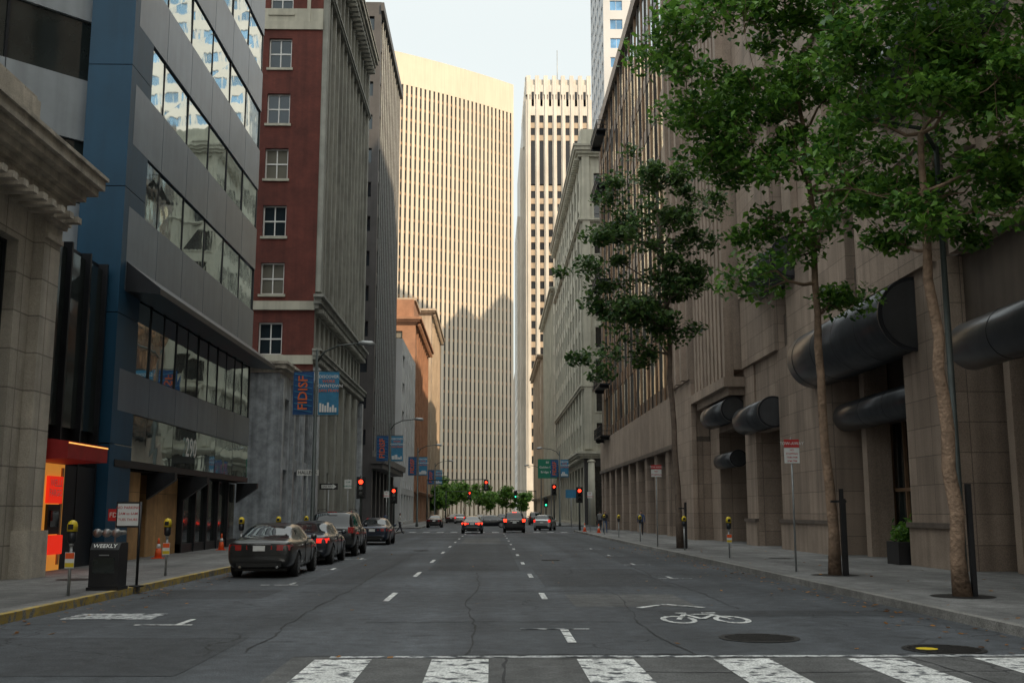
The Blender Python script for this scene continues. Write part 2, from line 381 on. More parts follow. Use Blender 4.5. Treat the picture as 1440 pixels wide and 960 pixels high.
for (x,y) in ((-5.05,26.6),(-5.05,17.3),(-5.05,33.6),(-5.05,41),(5.0,29),(5.0,36.5),(5.0,44),(5.0,52)):
    w=.95
    sheet(mk_,'m','road_white_worn' if x>0 else 'road_white',x-w*.55,x+w*.4,y-.05,y+.05,.013); sheet(mk_,'m','road_white',x+.1 if x<0 else x-.2,x+.2 if x<0 else x-.1,y+.06,y+.9,.013)
sheet(mk_,'m','road_white_worn',.45,1.5,16.55,16.65,.013)
sheet(mk_,'m','road_white_worn',-7.1,-5.6,18.2,19.2,.013)
for y in (92.5,137): sheet(mk_,'m','road_white',-7.4,7.2,y,y+.35,.013)
for i in range(12): sheet(mk_,'m','road_white_worn',-7.2+i*1.22,-6.6+i*1.22,94,97.5,.013)
mk_.done(True)
bk=B('bicycle_marking')
def ring(cx,cy,rx,ry,t,n=20):
    v=[];f=[]
    for i in range(n):
        a=2*math.pi*i/n; v+= [(cx+rx*math.cos(a),cy+ry*math.sin(a),.0125),(cx+(rx-t)*math.cos(a),cy+(ry-t*1.6)*math.sin(a),.0125)]
    for i in range(n):
        j=(i+1)%n; f.append((2*i,2*j,2*j+1,2*i+1))
    bk.add('m','road_white',v,f)
def stroke(p,q,w=.09,z=.0135):
    p=Vector((*p,z)); q=Vector((*q,z)); d=(q-p).normalized(); n=Vector((-d.y,d.x,0))*w/2
    bk.add('m','road_white',[tuple(p-n),tuple(q-n),tuple(q+n),tuple(p+n)],[(0,1,2,3)])
ring(3.1,18.0,.29,.62,.09); ring(3.98,18.0,.29,.62,.09)
stroke((3.1,18.0),(3.35,18.9)); stroke((3.35,18.9),(3.82,18.9),.12,z=.0145); stroke((3.82,18.95),(3.98,18.0),z=.0155); stroke((3.35,18.9),(3.5,18.05),z=.0165); stroke((3.5,18.05),(3.84,18.8),z=.0175)
stroke((3.7,19.15),(3.95,19.15),.12,z=.0145); stroke((3.22,19.1),(3.42,19.1),.12,z=.0155)
stroke((2.75,20.2),(3.35,20.9),.14,.0145); stroke((3.35,20.9),(3.95,20.2),.14,.0155)
bk.done(True)
def manhole(x,y,r,mat='cast_iron',z=.013):
    b=B('manhole_cover',(x,y,0)); n=32
    b.add('rim','cast_iron',[(x+r*math.cos(6.2832*i/n),y+r*math.sin(6.2832*i/n),z) for i in range(n)],[tuple(range(n))])
    for k in range(-4,5):
        h=math.sqrt(max(0,(r*.85)**2-(k*r*.18)**2)); b.box('ribs',mat,x-h,x+h,y+k*r*.18-.02,y+k*r*.18+.02,z,z+.006)
    b.done()
manhole(3.78,15.4,.56); manhole(5.85,14.1,.52); manhole(-3.2,50,.4); manhole(2.2,40,.4)
b=B('utility_cover',(5.7,14.1,0)); b.add('c','yellow',[(5.62+.14*math.cos(.628*i),14.08+.14*math.sin(.628*i),.021) for i in range(10)],[tuple(range(10))]); b.done(True)
def pave(side,y0,y1,xk,xo,kmat='kerb_stone'):
    b=B('pavement'); s=1 if xk>0 else -1
    b.box('slab','pavement_concrete',xk+s*.16,xo,y0,y1,-.05,.15)
    b.box('kerb',kmat,xk,xk+s*.157,y0,y1,-.05,.153); b.done()
pave(-1,8,22,-7.72,-30,'kerb_yellow'); pave(-1,22.002,33,-7.72,-30,'kerb_yellow'); pave(-1,33.002,53.6,-7.72,-30); pave(-1,60.3,97.3,-7.72,-30); pave(-1,116,300,-7.72,-30)
pave(1,8,98,7.52,35); pave(1,136,300,7.52,35)
b=B('pavement'); b.add('s','pavement_concrete',[(7.7,98,.15)]+[(7.7+14*math.sin(a*math.pi/16),98+14*(1-math.cos(a*math.pi/16)),.15) for a in range(0,9)]+[(35,112,.15),(35,98,.15)],[tuple(range(12))]); b.done(True)
for x,y in ((9.1,20.9),(8.9,28),(8.6,49)):
    b=B('tree_grate',(x,y,.15))
    n=24; b.add('plate','cast_iron',[(x+.6*math.cos(6.2832*i/n),y+.6*math.sin(6.2832*i/n),.157) for i in range(n)],[tuple(range(n))]); b.done(True)
for x,y in ((10.5,19.8),(-10,26.5),(10.2,38)):
    b=B('sidewalk_vault_cover',(x,y,.15)); n=24; b.add('plate','cast_iron',[(x+.45*math.cos(6.2832*i/n),y+.45*math.sin(6.2832*i/n),.158) for i in range(n)],[tuple(range(n))]); b.done(True)
b=B('fallen_leaves')
for i in range(620):
    q=R.random()
    if q<.35: x=-7.6+abs(R.gauss(0,.5)); z=.02; y=R.uniform(15,48)
    elif q<.8: x=7.4-abs(R.gauss(0,.55)); z=.02; y=R.uniform(11,55)
    elif q<.93: x=R.uniform(7.8,12); z=.165; y=R.uniform(14,50)
    else: x=R.uniform(-7,7); z=.02; y=R.uniform(13,50)
    a=R.uniform(0,6.28); l=R.uniform(.03,.07); u=Vector((math.cos(a),math.sin(a),R.uniform(-.2,.2)))*l; v=Vector((-math.sin(a),math.cos(a),R.uniform(-.3,.3)))*l*.6; c=Vector((x,y,z))
    b.add('leaves','leaf_dry',[tuple(c-u),tuple(c+v),tuple(c+u),tuple(c-v)],[(0,1,2,3)])
b.done(True)

# ------------------------------------------------------------------ LEFT buildings
b=B('stone_bank_building',(-12,20,0)); fr=LF(8,-11.7)
b.box('core','limestone',-26,-12.25,8.2,27.6,0,12.8)
punched(b,fr,19.8,0,10.0,[(1.5,5.5),(8,12),(13.6,17.9)],[(1.5,8.4)],'limestone','dark_glass',depth=.35,nv=2,nh=3)
for c0 in (0.2,6.9,12.9,18.75):
    b.fbox('pilasters','limestone',fr,c0-.0,c0+1.0,.001,.28,1.3,8.7); b.fbox('pilasters','limestone_trim',fr,c0-.1,c0+1.1,.001,.42,0,1.3)
    for k,(h,p) in enumerate(((.12,.36),(.3,.3),(.1,.42),(.18,.5))): b.fbox('capitals','limestone_trim',fr,c0-.03*k,c0+1.0+.03*k,.001,p,8.7+sum((.12,.3,.1,.18)[:k]),8.7+sum((.12,.3,.1,.18)[:k+1]))
cornice(b,'limestone_trim',fr,0,19.8,9.42,[(.18,.30),(.35,.26),(.15,.42),(.22,.62),(.2,.85),(.28,.98),(.1,1.05)],False,True,.55)
nf=Fr(-11.704,27.804,-1,0,0,1); 
cornice(b,'limestone_trim',nf,0,10,9.42,[(.18,.30),(.35,.26),(.15,.42),(.22,.62),(.2,.85),(.28,.98),(.1,1.05)])
b.box('parapet','limestone_trim',-26,-12.1,8,27.5,10.9,12.6)
b.done()
b=B('bank_atm_entrance',(-12,30,0)); fr=LF(27.85,-12.3)
b.box('core','dark_metal',-20,-12.6,27.9,33.8,0,9.6)
for k in range(4): b.pane('panes','shop_glass',fr,.1+k*1.45,1.45+k*1.45,-.15,4.2,9.4)
for k in range(5): b.fbox('mullions','dark_metal',fr,k*1.45,.1+k*1.45,-.3,0,0,9.6)
b.fbox('panel','orange_lit',fr,.55,3.35,-.25,.02,.15,3.1)
b.fbox('panel','dark_metal',fr,3.4,5.9,-.28,-.02,.15,3.1)
for a in (.75,2.1):
    b.fbox('atm','red_sign',fr,a,a+.95,.03,.12,2.0,2.75); b.fbox('atm','black_paint',fr,a+.05,a+.9,.03,.1,1.15,1.97); b.fbox('atm','red_sign',fr,a,a+.95,.03,.2,.6,1.12)
    b.fbox('atm','dark_glass',fr,a+.2,a+.75,.1,.13,1.35,1.8)
    b.fbox('atm_gap','plywood',fr,a+.97,a+1.1,.03,.07,.3,3)
    for i,t in enumerate(('WELLS','FARGO')): b.text('atm_text','sign_white',t,.27,fr.p(a+.47,.125,2.55-i*.27),(0,1,0),(0,0,1))
b.prism('canopy','red_canopy',[fr.p(.35,.0,3.75),fr.p(.35,1.25,3.6),fr.p(.35,1.25,3.15),fr.p(.35,0,3.1)],(0,2.9,0))
b.fbox('canopy_light','neon',fr,.36,3.24,1.255,1.27,3.54,3.57)
b.done()
b=B('blue_office_building',(-12,44,0)); fr=LF(34.4); Lb=18.8; pw=Lb/6
b.box('core','dark_metal',-34,-12.45,36.1,53.1,3.15,33.8)
b.box('core','dark_metal',-34,-14.9,36.1,53.1,0,3.15)
sp=[(5.0,6.35),(8.95,11.75),(13.9,16.0),(18.1,20.2),(22.3,24.4),(26.5,28.6),(30.7,34)]
for z0,z1 in sp:
    for k in range(6): b.fbox('spandrel_panels','grey_panel',fr,k*pw+.02,(k+1)*pw-.02,-.4,0,z0,z1)
for i in range(len(sp)-1):
    z0,z1=sp[i][1],sp[i+1][0]
    for k in range(6):
        b.pane('panes','mirror_glass',fr,k*pw+.05,(k+1)*pw-.05,-.08,z0+.05,z1-.05,.018)
        b.fbox('mullions','dark_metal',fr,k*pw-.03,k*pw+.03,-.3,-.045,z0+.001,z1-.001)
        if i==0: b.fbox('mullions','dark_metal',fr,(k+.5)*pw-.015,(k+.5)*pw+.015,-.3,-.055,z0+.001,z1-.001)
    b.fbox('mullions','dark_metal',fr,Lb-.08,Lb,-.3,-.04,z0+.001,z1-.001)
b.prism('awning','dark_metal',[fr.p(0.1,.001,9.9),fr.p(.1,1.15,9.0),fr.p(.1,1.15,8.8),fr.p(.1,0.001,8.9)],(0,Lb,0))
for k in range(6): b.pane('sign_band','mirror_glass',fr,k*pw+.02,(k+1)*pw-.02,-.03,3.45,4.97,.008)
b.fbox('band_frame','dark_metal',fr,0,Lb,-.4,-.06,3.2,4.99); b.fbox('band_frame','dark_metal',fr,0,Lb,-.4,.02,3.2,3.42)
b.text('sign_text','sign_white','290',1.05,fr.p(8.6,.03,4.25),(0,1,0),(0,0,1))
b.fbox('plywood_hoarding','plywood',LF(34.4,-12.3),.2,3.6,-1.9,0,.15,3.12); b.fbox('plywood_hoarding','plywood',LF(34.4,-12.55),5.2,9.0,-1.6,0,.15,3.1)
for k in range(5): b.pane('storefront','shop_glass',fr,9.3+k*1.85,11.05+k*1.85,-.5,.5,3.1); b.fbox('storefront_frame','dark_metal',fr,9.15+k*1.85,9.3+k*1.85,-.7,-.35,.15,3.15)
b.fbox('storefront_frame','dark_metal',fr,9.15,18.7,-.7,-.4,.15,.5)
for a in (4.62,9.08,18.3): b.prism('bracket','dark_metal',[fr.p(a,-.4,3.15),fr.p(a,.6,3.15),fr.p(a,.6,2.9),fr.p(a,-.4,2.2)],(0,.3,0))
z=0
for h in (3.9,4.2,4.2,4.2,4.2,4.2,4.2,4.8):
    b.box('blue_pier','blue_panel',-13.45,-12.003,33.95,36.0,z+.015,z+h-.015); z+=h
b.box('blue_pier_core','dark_metal',-13.42,-12.04,33.99,35.9,0,33.5)
q=.70711; fc=Fr(-13.45,34.3,-q,-q,q,-q)
b.fbox('chamfer_core','dark_metal',fc,0,14,-3,-.45,0,33.9)
for z0,z1 in [(0,6.4)]+sp[1:]:
    for k in range(5): b.fbox('chamfer_panels','white_panel',fc,k*2.8+.02,k*2.8+2.78,-.4,0,z0,z1)
for i in range(len(sp)-1):
    z0,z1=sp[i][1],sp[i+1][0]
    for k in range(5):
        b.pane('panes','shop_glass',fc,k*2.8+.05,k*2.8+2.75,-.12,z0,z1,.012); b.fbox('mullions','dark_metal',fc,k*2.8-.04,k*2.8+.04,-.3,-.03,z0,z1)
b.done()
b=B('marble_fronted_building',(-12,66,0)); fr=LF(60.5); fs=LS(60.5)
b.box('core','marble',-24,-12.55,61.05,71.3,0,9.6)
punched(b,fr,10.85,0,9.6,cols(3,10.85,1.9,.3),[(.6,4.2),(4.9,8.3)],'marble','dark_glass',depth=.45,nv=2,nh=2)
b.fbox('walls','marble',fs,0,12,-.5,0,0,9.6)
cornice(b,'limestone_trim',fr,0,10.85,9.61,[(.2,.15),(.25,.4),(.15,.5)],True); cornice(b,'limestone_trim',fs,0,12,9.61,[(.2,.15),(.25,.4),(.15,.5)])
pil(b,'marble',fr,[.35,3.9,7.2,10.5],.6,.2,0,9.3)
b.done()
b=B('red_brick_building',(-12,84,0)); fr=LF(71.5); fs=LS(71.5)
b.box('core','brick_red',-30,-12.55,72.1,96.9,0,44.5)
wz=[(z-1.15,z+1.05) for z in (13.4,17.55,21.6,25.7,29.7,33.8,37.9,41.5)]
punched(b,fs,17.5,0,44.5,[(2.15,3.75),(6.1,7.7),(10.1,11.7),(14,15.6)],wz,'brick_red','office_glass','sign_white',depth=.28,nv=2,nh=2,sill='cream_stone',ft=.09)
for z0,z1,d in ((11.6,12.2,.12),(15.3,15.9,.18),(35.5,36.1,.12),(36.1,37.1,.02)):
    b.fbox('string_course','cream_stone',fs,0,17.5,.001,d,z0,z1)
for s0 in (.9,5.0,9.0): b.fbox('panels','cream_stone',fs,s0,s0+.25,.001,.06,36.1,41)
L3=25.5
punched(b,fr,L3,0,12,cols(6,L3,2.9,.4),[(.5,4.6),(5.4,10.6)],'terracotta','dark_glass',depth=.5,nv=3,nh=2)
punched(b,fr,L3,12,16,cols(12,L3,1.2,.3),[(12.9,15)],'terracotta','office_glass','sign_white',depth=.3,nh=2)
punched(b,fr,L3,16,44.5,cols(12,L3,1.45,.3),rows(7,16,4.05,2.7,.9),'terracotta','dark_glass','dark_metal',depth=.4,nh=2,spandrel='terracotta',spd=-.25)
p12=(L3-.6)/12
pil(b,'terracotta',fr,[.3+p12*i for i in range(1,12)],.3,.25,16.6,42.5); pil(b,'terracotta',fr,[.45,L3-.45],.85,.35,16.6,43)
pil(b,'terracotta',fr,[.3+p12*(i+.5) for i in range(12)],.1,.12,16.6,42.5)
pil(b,'terracotta',fr,[.4+(L3-.8)/6*i for i in range(1,6)],.9,.35,0,11.4); pil(b,'marble',fr,[.5,L3-.5],.95,.4,0,11.4)
cornice(b,'terracotta',fr,0,L3,11.9,[(.25,.3),(.3,.5),(.15,.6)],True,True,.7); cornice(b,'terracotta',fr,0,L3,15.4,[(.3,.3),(.4,.5),(.2,.7)],True,True,.7)
cornice(b,'terracotta',fr,0,L3,38.6,[(.2,.4),(.2,.5)],True,True); cornice(b,'terracotta',fr,0,L3,43.2,[(.4,.4),(.4,.6),(.4,.8),(.5,1.0),(.2,1.1)],True,True,.9)
cornice(b,'terracotta',fs,0,17,43.2,[(.4,.4),(.4,.6),(.4,.8),(.5,1.0),(.2,1.1)])
b.done()
b=B('dark_office_building',(-12,127,0)); fr=LF(114,-12.6); fs=LS(114,-12.6)
b.box('core','dark_stone',-34,-13.15,114.6,139.9,0,59)
b.box('penthouse','dark_stone',-30,-16,118,136,59,63)
punched(b,fr,26,7.5,59,cols(13,26,1.7,.1),rows(13,7.5,3.9,2.5,.8),'dark_stone','mirror_glass',None,depth=.14,nv=1,spandrel='dark_stone',spd=-.05)
punched(b,fs,16,7.5,59,cols(5,16,2.2,.3),rows(13,7.5,3.9,1.7,1.3),'dark_stone','office_glass','dark_metal',depth=.35)
pil(b,'galv',fr,[.1+2*i-.1 for i in range(1,13)],.06,.1,7.5,58.5)
cornice(b,'dark_stone',fr,0,26,6.3,[(.5,1.2),(.7,1.5)],True); cornice(b,'dark_stone',fr,0,26,57.8,[(1.0,.35)],True)
for k in range(7): b.fbox('columns','dark_stone',fr,k*4.1,k*4.1+.9,-.5,0,0,6.3)
for k in range(6): b.pane('panes','shop_glass',fr,k*4.1+.9,k*4.1+4.1,-.45,.3,6.2)
b.fbox('walls','dark_stone',fs,0,16,-.5,0,0,7.5)
b.done()
def simple(name,side,y0,y1,H,wall,nb,sh,ww,wh,glass='dark_glass',x=12,front=8,cor=True,base=5,nf_=3):
    s=-1 if side<0 else 1; cx=s*x
    b=B(name,(cx,(y0+y1)/2,0)); fr=LF(y0,cx) if s<0 else RF(y0,cx); fs=LS(y0,cx) if s<0 else RS(y0,cx); L=y1-y0
    b.box('core',wall,cx+s*.55,cx+s*(front+8),y0+.6,y1-.1,0,H)
    n=int((H-base-1)/sh)
    punched(b,fr,L,0,H,cols(nb,L,ww,.3),[(.6,base-.8)]+rows(n,base,sh,wh,(sh-wh)*.5),wall,glass,'dark_metal',depth=.35,nh=2)
    punched(b,fs,front+8,0,H,cols(nf_,front+8,ww,.3),rows(n,base,sh,wh,(sh-wh)*.5),wall,glass,'dark_metal',depth=.35,nh=2)
    pb=(L-.6)/nb; pil(b,wall,fr,[.3+pb*i for i in range(1,nb)],.45,.2,base,H-1)
    if cor:
        pr=[(.3,.3),(.3,.7),(.4,1.0)]; cornice(b,wall,fr,0,L,H-1,pr,True,True,1.0); cornice(b,wall,fs,0,front+7,H-1,pr)
        cornice(b,wall,fr,0,L,base-.3,[(.3,.4),(.2,.6)],True,True); cornice(b,wall,fs,0,front+7,base-.3,[(.3,.4),(.2,.6)])
    b.done(); return
simple('white_office_building',-1,143,168,25,'white_concrete',5,3.8,3.2,1.8,cor=False)
simple('orange_brick_building',-1,171,208,33,'brick_orange',9,3.8,1.5,2.2,x=12.3)
simple('tan_stone_building',-1,211,250,42,'tan_stone',9,3.9,1.7,2.3)
b=B('roof_penthouse',(-15,190,33)); b.box('walls','brick_orange',-19,-13,176,190,33.02,37); b.box('walls','tan_stone',-12.7,-20,177,189,37.01,37.5); b.done()
# ------------------------------------------------------------------ RIGHT buildings
b=B('cream_stone_building',(12,165,0)); fr=RF(138,12); fs=RS(138,12); H=53; L=57
b.box('core','cream_stone',12.65,34,138.7,195,0,H)
punched(b,fr,L,0,9,cols(11,L,3.6,.6),[(.5,7.6)],'cream_stone','shop_glass','dark_metal',depth=.6,nv=2,nh=3)
punched(b,fs,20,0,9,cols(4,20,3.4,.6),[(.5,7.6)],'dark_stone','shop_glass','dark_metal',depth=.6,nv=2,nh=3)
punched(b,fr,L,9,H,cols(22,L,1.7,.6),rows(9,9.6,4.2,2.7,.9),'cream_stone','office_glass','dark_metal',depth=.2,nh=2)
punched(b,fs,20,9,H,cols(4,20,2.8,.8),rows(9,9.6,4.2,2.7,.9),'cream_stone','dark_glass','dark_metal',depth=.45,nv=3,nh=2,sill='cream_stone')
p=(L-1.2)/22; pil(b,'cream_stone',fr,[.6+p*i for i in range(0,23,2)],.7,.15,9.8,49)
pil(b,'cream_stone',fs,[.6+4.7*i for i in range(5)],1.0,.35,9.8,49)
for z,pr in ((8.6,[(.3,.5),(.3,.8),(.3,1.0)]),(17.6,[(.3,.3),(.2,.45)]),(40,[(.2,.3),(.25,.5)]),(49,[(.4,.4),(.4,.7),(.5,.95),(.3,1.1)])):
    cornice(b,'cream_stone',fr,0,L,z,pr,True,True,1.0 if z>40 or z<9 else 0); cornice(b,'cream_stone',fs,0,20,z,pr)
for k in range(3):
    b.ball('columns','cream_stone',fs.p(.9+k*4.7,.5,8.2),.55,.55,.3); b.cyl('columns','cream_stone',fs.p(.9+k*4.7,.55,.1),fs.p(.9+k*4.7,.55,8.3),.5,.42)
b.done()
simple('pale_stone_building',1,199,243,44,'cream_stone',10,3.9,1.8,2.3,x=12)
simple('tan_corner_building',1,246,292,38,'tan_stone',10,3.9,1.8,2.3,x=11.6)
b=B('bronze_mullion_building',(12.5,92,0)); fr=RF(63.2,12.4); H=44.6; L=55
b.box('core','bronze_dark',13.2,34,63.4,118.1,0,H)
nb=27; pw=(L)/nb
n=8
for k in range(nb):
    for j in range(n):
        z0=9.6+j*4.35
        b.pane('panes','mirror_glass' if R.random()<.4 else 'office_glass',fr,k*pw+.06,(k+1)*pw-.06,-.07,z0+1.0,z0+4.25,.018)
        b.fbox('spandrels','bronze_dark',fr,k*pw+.06,(k+1)*pw-.06,-.6,-.04,z0-.1,z0+1.0)
for k in range(nb+1): b.fbox('mullions','bronze_dark' if k%2 else 'bronze',fr,k*pw-.04,k*pw+.04,-.6,.04,9.5,H)
b.fbox('walls','granite_brown',fr,0,L,-.6,.3,H,H+1.2); b.fbox('walls','granite_trim',fr,0,6.5,-.5,.6,9.6,H+1.1)
for k in range(3): b.fbox('walls','granite_trim',fr,.6+k*2,1.2+k*2,.6,.9,9.6,H)
b.fbox('base_band','granite_trim',fr,0,L,-.6,.28,6.2,9.45); b.fbox('base_band','granite_dark',fr,0,L,-.6,.4,5.9,6.2)
for k in range(11):
    s=k*5.1; b.fbox('base_piers','granite_brown',fr,s,s+1.3,-2.2,.2,0,5.9)
    b.pane('panes','shop_glass',fr,s+1.3,min(s+5.1,L),-.6,.4,5.8); b.fbox('shop_frames','dark_metal',fr,s+3.1,s+3.2,-.7,-.45,.3,5.9); b.fbox('shop_frames','dark_metal',fr,s+1.3,min(s+5.1,L),-.7,-.4,.15,.4)
b.fbox('base_piers','granite_brown',fr,L-1.1,L,-2.2,.2,0,5.9)
b.fbox('base_core','black_paint',fr,.1,L-.1,-3.2,-2.25,0,6)
b.fbox('base_piers','granite_brown',fr,-.1,5.5,.21,.5,0.1,9.6)
b.fbox('walls','granite_trim',Fr(12.4,118.2,1,0,0,1),0,20,-.5,0,0,H)
b.done()
fe=B('fire_escape_balcony',(12,112,10)); fr=RF(104.5,12.25)
for z in (9.4,14.7,25.7,36,42.0):
    fe.fbox('platform','dark_metal',fr,4,11,0.05,1.1,z,z+.12)
    for zz in (z+.55,z+1.05): fe.fbox('rails','dark_metal',fr,4,11,1.04,1.1,zz,zz+.05); fe.fbox('rails','dark_metal',fr,4,4.06,.05,1.1,zz,zz+.05)
    for k in range(15): fe.fbox('rails','dark_metal',fr,4+k*.5-.02,4+k*.5+.02,1.045,1.085,z+.1,z+1.06)
    fe.fbox('brackets','dark_metal',fr,5,5.12,.05,1.0,z-.3,z); fe.fbox('brackets','dark_metal',fr,10,10.12,.05,1.0,z-.3,z)
fe.done()
b=B('granite_bank_building',(13,40,0)); fr=RF(0,13.0); H=36
def GB(y0,y1,z0,z1,d0=-.6,d1=0,mat='granite_brown',part='walls'): b.fbox(part,mat,fr,y0,y1,d0,d1,z0,z1)
b.box('core','granite_dark',15.6,34,8.2,63,0,H-.5)
b.fbox('core','granite_dark',fr,8.2,63,-2.6,-.62,9.0,H-.3)
for y0,y1 in ((8,13),(19,22),(29.6,33.1),(41,47.8),(52.2,54.4),(60.6,63)): GB(y0,y1,0,9.0,-2.5)
for y0,y1 in ((8,13),(29.6,33.1),(41,47.8),(52.2,54.4)):
    GB(y0-.02,y1+.02,0,1.3,.001,.1,'granite_trim','plinth'); GB(y0-.05,y1+.05,1.3,1.45,.001,.18,'granite_dark','plinth')
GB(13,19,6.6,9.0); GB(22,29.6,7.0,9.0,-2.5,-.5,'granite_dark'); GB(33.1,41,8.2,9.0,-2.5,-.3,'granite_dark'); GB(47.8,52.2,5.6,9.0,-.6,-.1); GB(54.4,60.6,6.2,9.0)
for y0,y1 in ((13,19),(22,29.6),(33.1,41),(47.8,52.2),(54.4,60.6)):
    n=int((y1-y0)/1.3); w=(y1-y0)/n
    for k in range(n):
        b.pane('panes','shop_glass',fr,y0+k*w+.06,y0+(k+1)*w-.06,-2.0,.3,5.6,.02); GB(y0+k*w-.05,y0+k*w+.05,.15,6.5,-2.3,-1.9,'bronze','door_frames')
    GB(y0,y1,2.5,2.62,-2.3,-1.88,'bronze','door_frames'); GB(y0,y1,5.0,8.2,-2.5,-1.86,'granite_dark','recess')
    GB(y0,y1,.15,.32,-2.3,-1.87,'granite_dark','door_frames')
for y in (23.6,25.0,26.6,28.3): GB(y,y+.35,.1,6.9,-1.8,-1.0,'granite_trim','fins')
for y in (34,39.3): GB(y,y+.5,.1,8.0,-1.8,-.9,'granite_trim','fins')
bays=[(8,20.5),(22,29.3),(30.2,36.5),(38,46),(47.5,54)]
for i,(y0,y1) in enumerate(bays):
    GB(y0,y1,9.0,H,-.6,0.0 if i%2 else .15)
for y0,y1 in ((20.5,22),(29.3,30.2),(36.5,38),(46,47.5)):
    for j in range(6):
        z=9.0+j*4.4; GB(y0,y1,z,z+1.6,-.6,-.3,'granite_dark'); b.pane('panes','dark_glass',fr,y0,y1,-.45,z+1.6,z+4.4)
GB(54.2,62.9,9.0,H,-.6,.5,'granite_trim')
for k in range(9): GB(54.3+k*.96,54.3+k*.96+.55,8.6,H,.501,.95,'granite_trim','flutes')
GB(54,63.1,8.1,8.6,-.3,1.1,'granite_trim','corbel'); GB(54.3,62.8,7.7,8.1,-.3,.8,'granite_trim','corbel')
for k in range(2): GB(39.0+k*4.6,40.2+k*4.6,13.5,H,.01,.3,'granite_trim','ribs')
for k in range(2): GB(22.6+k*4.6,23.8+k*4.6,11.5,H,.01,.3,'granite_trim','ribs')
GB(8,54,20.2,21,.31,.5,'granite_trim','string'); GB(8,54,12.6,12.9,.16,.24,'granite_trim','string')
def gcyl(y0,y1,z,r,d):
    c0=fr.p(y0,d,z); c1=fr.p(y1,d,z)
    b.tube('canopy_cylinders','cylinder_metal',[c0,fr.p(y1-r*.35,d,z),fr.p(y1-r*.12,d,z),c1],[r,r,r*.92,r*.72],48)
    b.cyl('canopy_rings','dark_metal',fr.p(y0-.03,d,z),fr.p(y0+.12,d,z),r+.035,n=48)
    b.cyl('canopy_rings','cylinder_metal',fr.p(y0-.05,d,z),fr.p(y0-.031,d,z),r*.93,n=48)
    k=y0+2.4
    while k<y1-1: b.cyl('canopy_rings','dark_metal',fr.p(k,d,z),fr.p(k+.03,d,z),r+.008,n=48); k+=2.4
gcyl(31.9,42.6,7.75,1.12,.0); gcyl(33.2,40.9,5.35,.55,-.7); gcyl(18,27.6,6.05,.64,.4); gcyl(48,53.6,6.25,.68,.2); gcyl(54.6,60.5,7.0,.62,.5); gcyl(56,60.5,4.55,.42,.0)
gcyl(44.5,50,12.6,.9,.1); gcyl(25,33.5,15.2,1.0,.2); gcyl(10,14,6.05,.64,.3)
b.done()
b=B('planter_box',(12.3,33.4,.15)); b.box('box','black_paint',12.6,13.6,33.3,34.3,.15,.85)
for i in range(600):
    a=R.uniform(0,6.28); rr=R.uniform(0,.5); c=Vector((13.1+rr*math.cos(a),33.8+rr*math.sin(a),.85+abs(R.gauss(.2,.2)))); 
    u=Vector((R.gauss(0,1),R.gauss(0,1),R.gauss(.4,1))).normalized()*.1; v=u.cross(Vector((R.gauss(0,1),R.gauss(0,1),R.gauss(0,1)))).normalized()*.04
    b.add('leaves','leaf_a',[tuple(c-u),tuple(c+v),tuple(c+u),tuple(c-v)],[(0,1,2,3)])
b.done()
# ------------------------------------------------------------------ towers
b=B('striped_office_tower',(-10,335,0))
r0=Vector((7.3,345)); dv=Vector((-.819,-.574)); nv_=Vector((.574,-.819))
def TP(s,d=0):
    return r0+dv*s+nv_*(4.0*(s/44)*(1-s/44)+d)
sp_=1.62; N=40
for k in range(N):
    s0=k*sp_
    for part,mat,o0,o1,d0,d1,z0,z1 in (('glass','tower_glass',0,sp_,-.9,-.35,12,135),('piers','pale_tower',0,.95,-1.0,0,0,135.0),('parapet','pale_tower',0,sp_,-1.0,.02,135,145.4)):
        q=[TP(s0+o0,d0),TP(s0+o1,d0),TP(s0+o1,d1),TP(s0+o0,d1)]
        b.hexa(part,mat,[(v.x,v.y,z0) for v in q]+[(v.x,v.y,z1) for v in q])
    for j in range(30):
        z0=14+j*4.05; q=[TP(s0+.95,-.5),TP(s0+sp_,-.5),TP(s0+sp_,-.3),TP(s0+.95,-.3)]
        b.hexa('spandrels','bronze',[(v.x,v.y,z0) for v in q]+[(v.x,v.y,z0+.9) for v in q])
q=[TP(0,-1.0),TP(N*sp_,-1),TP(N*sp_,-25),TP(0,-25)]
b.hexa('core','pale_tower',[(v.x,v.y,0) for v in q]+[(v.x,v.y,145) for v in q])
b.done()
b=B('stepped_stone_tower',(26,400,0)); fs=Fr(10,300,1,0,0,-1); fl=Fr(10-.004,300.004,0,1,-1,0)
H=122
b.box('core','white_stone',10.6,28.9,300.6,339,0,H)
cs=cols(7,19.5,1.3,.8); rs=rows(27,14,3.85,2.2,.8)
punched(b,fs,19.5,0,H,cs,rs,'white_stone','tower_glass',None,depth=.5,spandrel='tan_stone',spd=-.25)
punched(b,fl,40,0,H,cols(10,40,1.5,1),rs,'white_stone','tower_glass',None,depth=.5,spandrel='tan_stone',spd=-.25)
pp=(19.5-1.6)/7; pil(b,'white_stone',fs,[.8+pp*i for i in range(8)],.6,.35,14,H+1.5)
pil(b,'white_stone',fl,[1+3.8*i for i in range(11)],.7,.35,14,H+1.5)
for i in (0,1,2,3,4,5,6): b.fbox('tall_windows','tower_glass',fs,.8+pp*(i+.5)-.62,.8+pp*(i+.5)+.62,-.3,-.02,96,108)
b.box('crown','white_stone',10.4,29.2,300.7,338,H,128.5)
for i in range(8):
    x=10.8+pp*i; b.box('crown','white_stone',x-.6,x+.6,299.8,301.5,H+1.5,129.4)
for i in range(7):
    x=10.8+pp*(i+.5); b.box('crown','white_stone',x-.7,x+.7,300.1,301,H+.02,126.6)
    b.box('crown_slots','tower_glass',x-.35,x+.35,300.0,300.06,119.9,124.4)
